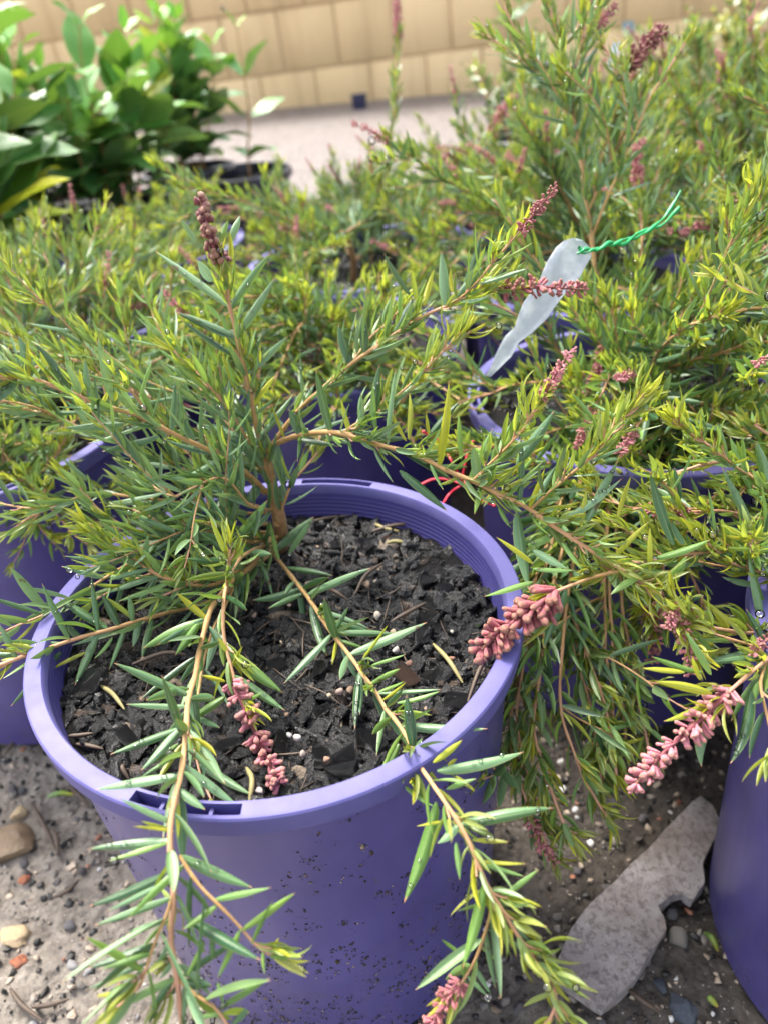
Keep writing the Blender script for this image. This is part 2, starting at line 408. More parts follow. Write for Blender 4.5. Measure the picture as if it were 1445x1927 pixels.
c = g.ramp(a.outputs['Alpha'], (0, (0.02, 0.018, 0.016)), (0.4, (0.06, 0.05, 0.045)), (0.55, (0.22, 0.19, 0.16)), (0.75, (0.40, 0.32, 0.24)), (0.92, (0.62, 0.60, 0.57)), (0.97, (0.36, 0.15, 0.09)), interp='CONSTANT')
MAT['grit'] = g.done(g.bsdf(c, 0.5))
g = N('splashes'); a = g.n('Attribute', attribute_name='leafdata')
c = g.ramp(a.outputs['Alpha'], (0, (0.014, 0.011, 0.009)), (0.45, (0.045, 0.030, 0.020)), (0.74, (0.16, 0.12, 0.085)), (0.90, (0.38, 0.30, 0.20)), interp='CONSTANT')
MAT['splash'] = g.done(g.bsdf(c, 0.5))

g = N('limestone blocks'); co = g.coord('Object'); a = g.n('Attribute', attribute_name='leafdata')
c = g.mix(g.noise(co, 2.5, 6, 0.6), (0.60, 0.42, 0.20), (0.76, 0.56, 0.31))
c = g.mix(a.outputs['Alpha'], c, (0.78, 0.57, 0.31))
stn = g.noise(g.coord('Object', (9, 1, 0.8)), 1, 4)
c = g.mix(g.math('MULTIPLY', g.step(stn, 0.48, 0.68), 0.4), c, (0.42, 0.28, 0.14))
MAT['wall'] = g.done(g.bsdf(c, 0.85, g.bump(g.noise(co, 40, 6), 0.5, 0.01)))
g = N('mortar'); MAT['mortar'] = g.done(g.bsdf((0.46, 0.32, 0.17), 0.9))
g = N('white tag'); co = g.coord('Object')
c = g.mix(g.step(g.noise(co, 90, 5), 0.42, 0.62), (0.52, 0.56, 0.60), (0.72, 0.75, 0.77))
tl = g.n('BsdfTranslucent'); g.l(c, tl.inputs[0]); mx = g.n('MixShader'); mx.inputs[0].default_value = 0.35; g.l(g.bsdf(c, 0.25, g.bump(g.noise(co, 60, 3), 0.3, 0.003)), mx.inputs[1]); g.l(tl.outputs[0], mx.inputs[2]); MAT['tagwhite'] = g.done(mx.outputs[0])
g = N('green tie'); MAT['tie'] = g.done(g.bsdf((0.01, 0.30, 0.085), 0.3))
g = N('pink tag'); MAT['tagpink'] = g.done(g.bsdf((0.60, 0.16, 0.30), 0.4))
g = N('blue tag'); MAT['tagblue'] = g.done(g.bsdf((0.09, 0.16, 0.17), 0.4))
g = N('dry leaf'); co = g.coord('Object'); MAT['dry'] = g.done(g.bsdf(g.mix(g.noise(co, 120, 4), (0.16, 0.15, 0.05), (0.30, 0.24, 0.10)), 0.6))
g = N('twig'); co = g.coord('Object'); MAT['twig'] = g.done(g.bsdf(g.mix(g.noise(co, 300, 4), (0.03, 0.02, 0.015), (0.12, 0.08, 0.05)), 0.6))

# ------------------------------------------------------------------ pots
def lathe(profile, ns=96):
    p = np.array(profile); n = len(p)
    th = np.arange(ns) * 2 * math.pi / ns
    V = np.stack([p[:, 0][:, None] * np.cos(th), p[:, 0][:, None] * np.sin(th), np.repeat(p[:, 1][:, None], ns, 1)], -1)
    i = np.arange(n - 1)[:, None] * ns; j = np.arange(ns)[None, :]
    F = np.stack([i + j, i + (j + 1) % ns, i + ns + (j + 1) % ns, i + ns + j], -1).reshape(-1, 4)
    return V.reshape(-1, 3), F

def sharp_by_angle(o, deg=32):
    me = o.data
    bm = bmesh.new(); bm.from_mesh(me)
    bmesh.ops.remove_doubles(bm, verts=bm.verts, dist=1e-5)
    bmesh.ops.recalc_face_normals(bm, faces=bm.faces)
    for e in bm.edges:
        if len(e.link_faces) == 2 and e.calc_face_angle(0) > R(deg): e.smooth = False
    bm.to_mesh(me); bm.free()

def rim_mesh(slots):
    """flange on top of the pot: rounded lip, with sunken slots in its top at the given angles"""
    rs = [(0.1150, -0.006), (0.1158, -0.0012), (0.1166, 0.0), (0.1178, 0.0), (0.1178, 0.0), (0.1228, 0.0), (0.1228, 0.0), (0.1242, -0.0003), (0.1249, -0.0012), (0.1250, -0.003), (0.1243, -0.0112), (0.1236, -0.0118), (0.1172, -0.0122)]
    half = R(11); ang = set(np.linspace(0, 2 * math.pi, 180, endpoint=False).tolist())
    rows = []
    for a in sorted(ang): rows.append((a, 0.0))
    out = []
    for a, _ in rows:
        if not any(abs((a - s + math.pi) % (2 * math.pi) - math.pi) < half for s in slots): out.append((a % (2 * math.pi), 0.0))
        else: out.append((a % (2 * math.pi), 1.0))
    for s in slots:
        for k in (-1, 1):
            e = (s + k * half) % (2 * math.pi)
            out += [(e - k * 1e-5, 1.0), (e + k * 1e-5, 0.0)]
        for e0 in (-0.45, 0.45):                      # two thin webs across the slot
            e = s + e0 * half
            out += [((e - 0.006) % (2 * math.pi) - 1e-5, 1.0), ((e - 0.006) % (2 * math.pi), 0.35), ((e + 0.006) % (2 * math.pi), 0.35), ((e + 0.006) % (2 * math.pi) + 1e-5, 1.0)]
    out = sorted(out); ns = len(out); n = len(rs)
    V = []
    for a, dip in out:
        for k, (r, z) in enumerate(rs):
            zz = z - 0.008 * dip if k in (4, 5) else z
            V.append((r * math.cos(a), r * math.sin(a), HP + zz))
    F = []
    for i in range(ns):
        j = (i + 1) % ns
        for k in range(n - 1): F.append((i * n + k, j * n + k, j * n + k + 1, i * n + k + 1))
    return np.array(V), np.array(F)


def make_pot(slots):
    root = empty('plant_pot', (0, 0, 0))
    prof = [(0.002, 0.0005), (0.104, 0.0005), (0.1065, 0.002), (0.1072, 0.006), (0.1178, HP - 0.012)]
    V, F = lathe(prof); o = mesh_obj('pot_wall', V, F, MAT['pot'], root); sharp_by_angle(o)
    V, F = lathe([(0.100, HP - 0.06), (0.1130, HP - 0.03), (0.1150, HP - 0.006)]); o = mesh_obj('inner_wall', V, F, MAT['inside'], root)
    V, F = rim_mesh(slots); o = mesh_obj('rim', V, F, MAT['rim'], root); sharp_by_angle(o, 25)
    return root
def soil_mesh(rng, z, r=0.1142, nrad=60, nang=140, amp=0.004):
    V = [(0, 0, z)]; F = []
    off = Vector(rng.uniform(-20, 20, 3))
    for i in range(1, nrad + 1):
        rr = r * i / nrad
        for j in range(nang):
            a = 2 * math.pi * j / nang
            x, y = rr * math.cos(a), rr * math.sin(a)
            h = amp * noise.noise(Vector((x * 30, y * 30, 0)) + off) * 1.3 + amp * 0.8 * noise.noise(Vector((x * 95, y * 95, 3)) + off) + amp * 0.5 * abs(noise.noise(Vector((x * 240, y * 240, 7)) + off))
            V.append((x, y, z + h + 0.006 * (rr / r) ** 6))
    for j in range(nang): F.append((0, 1 + j, 1 + (j + 1) % nang))
    for i in range(nrad - 1):
        for j in range(nang):
            a = 1 + i * nang; b = a + nang; k = (j + 1) % nang
            F.append((a + j, b + j, b + k, a + k))
    return V, F

# ------------------------------------------------------------------ narrow-leaved shrubs
UP = np.array([0, 0, 1.0])
def flower(parent, P, rng, s=1.0, name='flower_cluster', per=7, buds=1.0, into=None, tone=None, nsp=0.0034, lean=0.45, hang=0.0, br=1.0):
    """a bud spike along the polyline P"""
    acc = into if into is not None else Acc(); Q, L = resample(spline(P, 24), 0.0022 * s)
    if tone is None: tone = rng.uniform(0.72, 1.0)
    T = unit(np.gradient(Q, axis=0)); n = len(Q)
    tube(acc, Q, np.linspace(0.0013, 0.0005, n) * s, 5, 0.2, np.full(n, 0.2))
    m = max(3, int(round(L / nsp)))
    for j in range(m + 1):
        u = j / m; i = min(n - 1, int(round(u * (n - 1))))
        A = unit(np.cross(T[i], UP + 0.1)); B = np.cross(T[i], A); a0 = rng.uniform(0, 6.28)
        cnt = int(round(per * rng.uniform(1.1, 1.8) * (1 - 0.35 * u)))
        for k in range(cnt):
            a = a0 + k * 6.28 / cnt * rng.uniform(0.6, 1.0)
            rad = math.cos(a) * A + math.sin(a) * B
            d = unit(T[i] * rng.uniform(lean - 0.35, lean + 0.35) + rad - UP * hang)
            l = s * 0.0062 * (1 - 0.35 * u) * rng.uniform(0.6, 1.15) * buds
            st = Q[i] + rad * 0.0009 * s + T[i] * rng.normal(0, nsp * 0.18)
            capsule(acc, st, d, l, s * 0.00082 * rng.uniform(0.65, 1.3) * br, rng.uniform(-0.45, 0.45), rng.random(), tone=tone)
    return acc.build(name, MAT['bud'], parent) if into is None else None

def tuft(acc, st, base, d, rng, age, n=5, L=0.014, nr=6, nc=2, W=0.0021):
    P = spline([base, base + d * 0.004, base + d * 0.007 + UP * 0.0015], 6)
    tube(st, P, np.linspace(0.0007, 0.0004, 6), 4, rng.random(), np.full(6, 0.9))
    for k in range(n):
        ax = unit(rng.normal(size=3)); ld = unit(d * 0.9 + ax * 0.75 + UP * 0.25)
        leaf(acc, P[2 + k % 4], ld, unit(np.cross(np.cross(ld, d), ld) + 0.3 * UP), L * rng.uniform(0.55, 1.3), W * rng.uniform(0.7, 1.2),
             rng.uniform(0.3, 1.6), 0.5, np.clip(age + rng.normal(0, 0.15), 0, 1), rng.random(), nr, nc)

def branch(root, pts, rng, r0=0.0016, r1=0.0006, spacing=0.0055, L=0.034, W=0.0046, dens=1.0, young=0.6, tufts=0.2, fl=None, flscale=1.0,
           lod=(8, 4), heroes=(), upb=0.35, start=0.08, rthin=0.72, fo_=None, ft=None, blen=1.0, twigs=0, woody=0.0, drops=None):
    Q, total = resample(spline(pts, 40), 0.004)
    T = unit(np.gradient(Q, axis=0)); n = len(Q)
    st, fo, extra_fl = Acc(), Acc(), []
    wob = np.array([[noise.noise(Vector((q * 40)) + Vector((k * 9.1, 0, 0))) for k in range(3)] for q in Q]) * 0.0016
    wob *= np.linspace(0, 1, n)[:, None].clip(0, 0.3) / 0.3
    Q = Q + wob
    tube(st, Q, np.linspace(r0, r1, n) * rthin * (1 + 0.16 * np.abs(rng.normal(0, 1, n)).clip(0, 2)), 7 if lod[0] > 6 else 5, rng.random(), np.linspace(woody, 1, n))
    def leafing(Q, T, n, total, L, W, dens, young, tufts, start, a0):
        ph = rng.uniform(0, 6.28); s = start * total
        while s < total:
            u = s / total; i = min(n - 1, int(u * (n - 1)))
            ph += 2.4 + rng.normal(0, 0.25); s += spacing * rng.uniform(0.7, 1.3) * (1 - 0.35 * u)
            if rng.random() > dens: continue
            A = unit(np.cross(T[i], UP + np.array([0.05, 0.02, 0]))); B = np.cross(T[i], A)
            rad = math.cos(ph) * A + math.sin(ph) * B
            e = rng.uniform(0.65, 1.15) * (1 - 0.25 * u)
            d = unit(T[i] * math.cos(e) + rad * math.sin(e) + UP * upb * rng.uniform(0.3, 1.3))
            age = float(np.clip(a0 + (u - 0.35) * young * 1.5 + rng.normal(0, 0.12) + (rng.random() < 0.14) * 0.5, 0, 1))
            ll = L * (1 - 0.5 * u ** 3) * rng.uniform(0.65, 1.15) * (1 - 0.25 * age)
            nrm = T[i] - d * (T[i] @ d) + UP * 0.35 + rng.normal(0, 0.22, 3)
            leaf(fo, Q[i] + rad * r1 * 0.6, d, nrm, ll, W * rng.uniform(0.75, 1.25) * (1 - 0.35 * age), rng.normal(0.05, 0.2) + age * 0.5, rng.uniform(0.35, 0.8), age, rng.random(), lod[0], lod[1], twist=rng.normal(0, 0.35))
            if rng.random() < tufts * (0.5 + u):
                tuft(fo, st, Q[i], unit(d + T[i] * 0.4), rng, min(1, 0.40 + 0.45 * u), int(rng.integers(3, 7)), 0.015, lod[0], lod[1])
        for k in range(4):                                  # the growing tip
            d = unit(T[-1] + rng.normal(0, 0.3, 3) + UP * 0.2)
            leaf(fo, Q[-1], d, unit(rng.normal(size=3)), L * 0.45, W * 0.55, rng.uniform(-0.2, 0.6), 0.4, min(1, young + 0.35), rng.random(), lod[0], lod[1])
    leafing(Q, T, n, total, L, W, dens, young, tufts, start, 0.0)
    for k in range(twigs):                                  # side shoots, leafy too
        i = int(n * rng.uniform(0.2, 0.92)); ax = unit(rng.normal(size=3)); ax = unit(ax - T[i] * (ax @ T[i]))
        d0 = unit(T[i] * 0.8 + ax * 0.8 + UP * rng.uniform(0.0, 0.9)); ln = rng.uniform(0.035, 0.085)
        P2 = [Q[i]]; d1 = d0
        for q in range(5):
            d1 = unit(d1 + rng.normal(0, 0.1, 3) + UP * rng.uniform(-0.1, 0.15)); P2.append(P2[-1] + d1 * ln / 5)
        Q2, t2 = resample(spline(P2, 16), 0.005); T2 = unit(np.gradient(Q2, axis=0))
        tube(st, Q2, np.linspace(r1 * 1.1, r1 * 0.6, len(Q2)) * rthin, 5, rng.random(), np.linspace(0.5, 1, len(Q2)))
        leafing(Q2, T2, len(Q2), t2, L * 0.85, W * 0.9, max(dens, 0.8), young, tufts, 0.1, 0.06)
        if fl is not None and rng.random() < 0.25:
            extra_fl.append([Q2[-1], Q2[-1] + T2[-1] * 0.012, Q2[-1] + T2[-1] * 0.026])
    for h in heroes:
        leaf(fo, nr=12, nc=6, **h)
        if h['W'] > 0.0034 and h['age'] < 0.6 and rng.random() < 0.45:
            g_ = fo.v[-1].reshape(13, 7, 3)
            for q in range(int(rng.integers(2, 7))): HDROP.append((g_[int(rng.integers(2, 11)), int(rng.integers(2, 5))], rng.uniform(.0006, .0013)))
    b = st.build('branch', MAT['stem'], root)
    f = fo.build('foliage', MAT['leaf'], b)
    if fl is not None:
        if isinstance(fl, float):
            d = T[-1]; P = [Q[-1], Q[-1] + d * fl * 0.5 + UP * 0.002, Q[-1] + d * fl]
        else: P = fl
        flower(b, P, rng, flscale, tone=ft, buds=blen, **(fo_ or {}))
    for e in extra_fl: flower(b, e, rng, 0.6, tone=ft)
    if drops is not None and fo.v:
        vv = np.concatenate(fo.v); drops.append(vv)
    return b

HDROP = []
def raindrops(root, clouds, rng, n, smin, smax, stretch=0.5):
    V = np.concatenate(clouds); acc = Acc(); v, f = ico(2)
    for c, r in HDROP:
        acc.v.append(v * np.array([r, r, r * .8]) + c + np.array([0, 0, r * .15])); acc.f.append(f + acc.n); acc.a.append(np.zeros((len(v), 4))); acc.n += len(v)
    HDROP.clear()
    for i in rng.integers(0, len(V), n):
        r = rng.uniform(smin, smax) if rng.random() < 0.8 else smax * 1.25
        c = V[i] + np.array([0, 0, -r * 0.45 if rng.random() < 0.6 else r * 0.4])
        q = v * np.array([r, r, r * rng.uniform(0.8, 1.25)])
        acc.v.append(q + c); acc.f.append(f + acc.n); acc.a.append(np.zeros((len(v), 4))); acc.n += len(v)
    o = acc.build('raindrops', MAT['water'], root); tag(o, kind='stuff')
    return o

def grow(rng, p0, az, el, L, droop, n=9):
    d = np.array([math.cos(az) * math.cos(el), math.sin(az) * math.cos(el), math.sin(el)])
    P = [np.array(p0)]
    for i in range(n):
        d = unit(d + np.array([0, 0, -droop / n]) + rng.normal(0, 0.07, 3))
        P.append(P[-1] + d * L / n)
    return P

def proto_shrub(seed, nb, nup, Lr=(0.15, 0.26), Hr=(0.08, 0.16), lod=(4, 2), pf=0.5, dens=1.0, el0=(8, 48)):
    rng = np.random.default_rng(seed)
    root = empty('flowering_shrub', (0, 0, 0)); clouds = []
    trunk = [np.zeros(3), np.array([rng.normal(0, .006), rng.normal(0, .006), 0.025]), np.array([rng.normal(0, .01), rng.normal(0, .01), 0.055])]
    ts = Acc(); Q = spline(trunk, 8); tube(ts, Q, np.linspace(0.0045, 0.003, 8), 7, 0.3, np.full(8, 0.05)); ts.build('trunk', MAT['stem'], root)
    for k in range(nb + nup):
        upright = k >= nb
        az = 2 * math.pi * k / max(1, nb if not upright else nup) + rng.normal(0, 0.3)
        el = rng.uniform(R(el0[0]), R(el0[1])) if not upright else rng.uniform(R(52), R(80))
        L = rng.uniform(*Lr) if not upright else rng.uniform(*Hr)
        P = grow(rng, Q[rng.integers(2, 8)], az, el, L, rng.uniform(0.25, 0.9) if not upright else rng.uniform(-0.1, 0.3))
        fl = float(rng.uniform(0.022, 0.042)) if rng.random() < pf else None
        branch(root, P, rng, 0.0019, 0.0009, 0.0042, 0.031, 0.0042, dens, young=rng.uniform(0.2, 0.75), tufts=0.22, fl=fl, flscale=0.66, lod=lod, upb=0.45, drops=clouds, woody=0.25, twigs=5 if not upright else 3)
    raindrops(root, clouds, rng, 420, 0.0011, 0.0028)
    return root

# ---- the shrub in the front pot, each branch traced where it hangs in space
def at_safe(a, b, d):
    p = at(a, b, d); c = P0
    if (p[0] - c[0]) ** 2 + (p[1] - c[1]) ** 2 < 0.112 ** 2 and p[2] < HP - 0.02:
        p = onz(a, b, HP - 0.02)
    return p
P0 = np.array([-0.0588, 0.3061, 0])
BASE0 = onz(528, 1025, HP - 0.024)
FRONT = {
 'up': dict(L=.028, W=.0036, sp=.0045, p=[(522, 990, .455), (515, 930, .452), (490, 840, .445), (470, 740, .432), (440, 600, .412), (425, 520, .396), (418, 490, .391)], f=[(418, 490, .391), (400, 460, .386), (390, 420, .383), (378, 378, .38)], fo=dict(nsp=.0043, per=8, br=1.75, lean=.3), ft=.05, bl=.62, fs=1.05, r=(.0024, .0011), young=0.7, tufts=0.3, dens=0.8, twigs=1),
 'arc': dict(L=.033, W=.0038, sp=.0042, p=[(503, 850, .446), (560, 775, .44), (620, 720, .43), (700, 660, .425), (780, 605, .42), (880, 560, .413), (950, 545, .41)], f=[(950, 545, .41), (1010, 540, .408), (1100, 545, .405)], fo=dict(nsp=.0046, per=7, br=1.15), ft=0.5, bl=1.0, fs=1.0, r=(.0018, .0009), young=0.8, tufts=0.4, dens=0.8, twigs=2),
 'long': dict(L=.028, W=.0036, sp=.0045, p=[(508, 840, .446), (560, 820, .43), (620, 815, .41), (690, 830, .40), (797, 865, .39), (897, 910, .38), (997, 960, .37), (1072, 1010, .36), (1147, 1055, .355), (1222, 1110, .35), (1272, 1160, .345), (1300, 1230, .342)], f=[(1262, 1150, .345), (1290, 1205, .342), (1300, 1265, .341)], ft=0.9, bl=1.0, fs=.75, r=(.0021, .0010), young=.95, tufts=0.7, dens=0.95, twigs=3),
 'budded': dict(p=[(1180, 1072, .354), (1140, 1078, .355), (1102, 1088, .356), (1042, 1115, .357)], f=[(1046, 1112, .357), (1000, 1145, .357), (960, 1175, .356), (905, 1222, .355)], fo=dict(nsp=.0036, per=8, br=1.25, lean=.55, hang=.35), ft=0.42, bl=1.25, fs=1.5, r=(.0011, .0010), young=.8, tufts=.1, dens=.25),
 'leftup': dict(L=.033, W=.0038, sp=.0042, p=[(508, 930, .452), (450, 880, .436), (370, 835, .42), (275, 792, .405), (200, 765, .397), (140, 742, .39), (50, 712, .38), (-60, 718, .372)], r=(.0020, .0013), young=0.5, tufts=0.25, dens=0.9, twigs=2),
 'leftmid': dict(L=.033, W=.0038, sp=.0042, p=[(505, 960, .455), (430, 935, .452), (370, 895, .452), (260, 850, .45), (180, 815, .45), (90, 780, .45), (10, 770, .45)], r=(.0015, .0009), young=0.5, tufts=0.16, dens=1.0, twigs=3),
 'leftback': dict(L=.033, W=.0038, sp=.0042, p=[(510, 900, .46), (440, 850, .475), (350, 800, .49), (240, 730, .50), (130, 680, .51), (40, 640, .51), (-40, 600, .51)], r=(.0015, .0008), young=0.6, tufts=0.2, dens=1.0, twigs=4),
 'leftlow': dict(L=.033, W=.0038, sp=.0042, p=[(515, 1010, .455), (420, 1095, .42), (320, 1090, .405), (240, 1045, .40), (195, 1015, .395), (165, 985, .39)], r=(.0014, .0009), young=.8, tufts=.2, dens=1.0),
 'leftedge': dict(p=[(520, 1030, .46), (430, 1115, .435), (340, 1150, .42), (220, 1180, .40), (120, 1210, .39), (30, 1240, .38), (-60, 1275, .372)], r=(.0017, .0013), young=.45, tufts=.08, dens=0.8),
 'thin': dict(L=.033, W=.0038, sp=.0042, p=[(515, 1000, .455), (400, 1010, .44), (300, 1030, .43), (200, 1090, .415), (100, 1150, .405), (20, 1185, .40), (-40, 1210, .40)], r=(.0011, .0007), young=.3, tufts=.05, dens=0.9),
 'hang': dict(p=[(518, 1035, .46), (450, 1085, .42), (400, 1140, .39), (375, 1230, .365), (352, 1350, .325), (332, 1500, .284), (327, 1600, .272), (327, 1700, .268), (332, 1825, .268), (352, 1960, .27)], r=(.0018, .0012), young=.25, tufts=0.08, dens=0.6, upb=0.05),
 'hangside': dict(p=[(338, 1610, .271), (372, 1655, .268), (405, 1695, .266), (450, 1750, .265), (480, 1782, .265), (512, 1800, .265)], r=(.0008, .0006), young=.9, tufts=0.3, dens=0.35, upb=0),
 'hangtwig': dict(p=[(327, 1680, .268), (312, 1730, .265), (295, 1785, .263), (270, 1850, .262), (225, 1897, .262)], r=(.0008, .0006), young=.7, tufts=0.2, dens=0.6, upb=0),
 'hangend': dict(p=[(338, 1845, .268), (375, 1872, .266), (410, 1893, .265), (432, 1925, .265)], r=(.0008, .0006), young=.6, tufts=.05, dens=0.8, upb=0),
 'pinkmid': dict(L=.028, W=.0036, sp=.0045, p=[(516, 1015, .456), (455, 1050, .41), (427, 1100, .38), (420, 1160, .365), (423, 1205, .36), (440, 1265, .355), (462, 1335, .35)], f=[(440, 1290, .3535), (465, 1340, .35), (488, 1395, .347), (525, 1475, .343)], fo=dict(nsp=.0062, per=9, br=1.2), ft=0.85, bl=1.0, fs=1.1, r=(.0014, .0010), young=.9, tufts=.10, dens=0.45),
 'shoot': dict(p=[(428, 1105, .379), (428, 1070, .368), (432, 1030, .36)], r=(.0010, .0007), young=1.0, tufts=.5, dens=.8),
 'second': dict(p=[(450, 1085, .42), (398, 1200, .385), (372, 1300, .36), (363, 1375, .348), (375, 1450, .336), (395, 1505, .326)], r=(.0010, .0006), young=.4, tufts=.0, dens=.4),
 'frontright': dict(L=.028, W=.0036, sp=.0045, p=[(517, 1045, .456), (554, 1090, .435), (595, 1148, .41), (633, 1202, .39), (662, 1239, .378), (687, 1277, .366), (712, 1310, .354), (772, 1400, .322), (817, 1485, .297), (867, 1560, .286), (907, 1650, .282), (937, 1700, .28), (972, 1760, .28), (1012, 1815, .28), (1047, 1875, .281), (1030, 1935, .282)], r=(.0016, .0008), young=.85, tufts=0.5, dens=0.75, upb=0.1),
 'rightside': dict(p=[(925, 1680, .283), (915, 1740, .287), (892, 1810, .290), (857, 1862, .292)], f=[(862, 1850, .292), (840, 1885, .293), (803, 1940, .294)], ft=0.7, bl=1.0, fs=.85, r=(.0008, .0006), young=.6, tufts=.1, dens=0.8, upb=0),
 'twig': dict(L=.028, W=.0036, sp=.0045, p=[(530, 960, .45), (548, 915, .445), (575, 880, .44), (598, 850, .438)], r=(.0010, .0007), young=.8, tufts=.2, dens=.9),
 'leftmid2': dict(L=.033, W=.0038, sp=.0042, p=[(505, 965, .457), (420, 965, .45), (310, 940, .445), (190, 930, .44), (80, 960, .44), (20, 1000, .44)], r=(.0014, .0008), young=.4, tufts=.1, dens=1.0, twigs=2),
 'leftmid3': dict(L=.033, W=.0038, sp=.0042, p=[(500, 930, .457), (420, 860, .46), (300, 760, .47), (180, 690, .475), (60, 660, .475)], r=(.0014, .0008), young=0.6, tufts=0.2, dens=1.0, twigs=3),
 'leftmid4': dict(L=.033, W=.0038, sp=.0042, p=[(505, 985, .457), (400, 1000, .445), (290, 1010, .44), (200, 970, .435), (130, 900, .43)], r=(.0013, .0008), young=.5, tufts=.1, dens=1.0, twigs=2),
 'fill4': dict(L=.033, W=.0038, sp=.0042, p=[(515, 1000, .457), (440, 1030, .44), (350, 1060, .43), (260, 1090, .42), (180, 1130, .41)], r=(.0012, .0007), young=.3, tufts=.05, dens=1.0),
 'fill5': dict(L=.033, W=.0038, sp=.0042, p=[(520, 1020, .457), (470, 1060, .435), (380, 1090, .415), (300, 1125, .405)], r=(.0012, .0007), young=.4, tufts=.1, dens=1.0),
 'fill6': dict(L=.033, W=.0038, sp=.0042, p=[(510, 900, .45), (450, 800, .435), (390, 720, .425), (330, 660, .42)], r=(.0012, .0007), young=.6, tufts=.2, dens=1.0),
 'fill1': dict(L=.033, W=.0038, sp=.0042, p=[(515, 960, .455), (470, 950, .43), (420, 900, .42), (360, 920, .41), (290, 950, .41)], r=(.0012, .0007), young=.3, tufts=.05, dens=1.0, twigs=3),
 'fill2': dict(L=.033, W=.0038, sp=.0042, p=[(522, 1010, .458), (470, 1020, .44), (400, 985, .43), (330, 990, .425), (250, 960, .42)], r=(.0012, .0007), young=.3, tufts=.05, dens=1.0, twigs=3),
 'fill3': dict(L=.033, W=.0038, sp=.0042, p=[(500, 900, .45), (455, 830, .45), (400, 760, .455), (350, 690, .46), (310, 620, .46)], r=(.0012, .0007), young=.5, tufts=.1, dens=1.0, twigs=3),
}
# single leaves read off the photograph: base x,y -> tip x,y, width, colour class (m mature, d dark mature, l light, y young yellow, o orange tip)
HB8 = "700 200 430 95 36 m;700 235 475 250 30 m;685 380 610 140 34 d;680 345 415 440 32 m;672 400 555 483 22 l;670 440 525 530 20 m;655 515 360 572 40 m;700 460 905 640 36 m;765 475 950 592 34 m;735 190 760 470 40 d;680 580 775 648 36 m;645 690 450 603 30 m;640 740 530 690 16 y;635 735 500 710 14 y;640 760 330 798 36 m;640 770 405 842 22 l;625 890 335 1012 38 d;610 930 405 1030 24 m;680 860 480 1062 30 l;650 985 355 1085 28 m;590 1150 330 1245 36 d;590 1190 375 1250 22 l;545 1260 320 1125 30 l;560 1215 325 1330 18 m;540 1330 360 1350 28 y;660 1270 440 1400 36 l;680 820 955 942 44 m;810 985 1025 940 30 l;815 1010 690 1100 24 l;900 1105 1115 960 28 l;960 1140 1030 990 18 l;895 1110 820 1285 26 l;700 1050 985 1215 44 d;620 1060 480 1110 24 m;770 1145 700 1285 20 l;800 1120 800 1220 22 m;660 1110 590 1230 22 m;840 1385 1020 1280 26 l;690 1300 800 1310 40 m;820 1300 845 1390 16 l;845 1400 740 1430 18 l;930 1400 870 1460 26 m;720 1340 725 1440 24 l;700 1300 690 1450 24 m;630 780 635 900 18 m;1015 1195 1090 1210 20 l;990 1190 1000 1270 16 l;665 1200 600 1290 24 m;665 1330 560 1390 24 d"
HB9 = "850 220 710 315 34 l;850 165 755 140 18 y;870 40 1070 210 50 l;900 130 1075 275 34 m;905 250 990 205 22 l;880 100 915 30 12 o;760 300 830 340 26 m;860 60 820 0 20 y"
HB10 = "80 590 310 635 26 m;190 700 480 598 34 m;140 650 190 710 16 l;340 920 265 735 46 d;310 880 375 775 22 m;185 770 280 1000 38 d;290 920 80 1125 36 m;320 870 600 900 32 m;400 990 730 845 44 m;330 930 450 965 20 l;300 940 300 1040 18 y;440 1010 555 855 14 y;480 1040 635 990 20 l;420 1075 405 1330 38 d;450 1130 610 1055 26 l;500 1190 795 1150 24 m;520 1180 630 1110 18 l;100 540 220 365 30 m;470 975 440 1010 16 o;155 700 -60 745 40 m;60 560 20 380 20 l"
HB10b = "0 225 85 165 14 y;50 245 215 200 18 l;100 420 85 215 46 d;40 310 390 342 40 m;110 440 145 380 24 m;58 400 -50 600 38 l;85 460 20 605 28 l;185 470 295 385 26 y;200 500 525 430 52 m;130 490 205 540 20 y;270 520 345 580 18 y;80 560 200 640 24 l;235 570 350 530 22 l;195 620 75 1000 54 l;270 690 200 775 38 m;300 715 645 640 46 m;270 770 285 915 22 l;330 760 470 770 18 y;350 820 535 850 16 y;360 850 530 900 20 l;355 910 295 1245 42 l;430 1000 585 870 22 l;410 1005 275 1030 18 l;480 1050 555 1150 22 m;400 1100 420 1320 26 m;320 1190 190 1245 26 m;290 1190 215 1135 14 l;300 1210 310 1310 18 l;350 1240 405 1350 18 m;330 1280 390 1350 16 m;520 1170 565 1270 22 y;540 1170 600 1200 14 o;470 1100 480 1170 14 o;450 1010 530 1065 24 o;225 690 120 710 14 y;240 480 275 455 14 o"
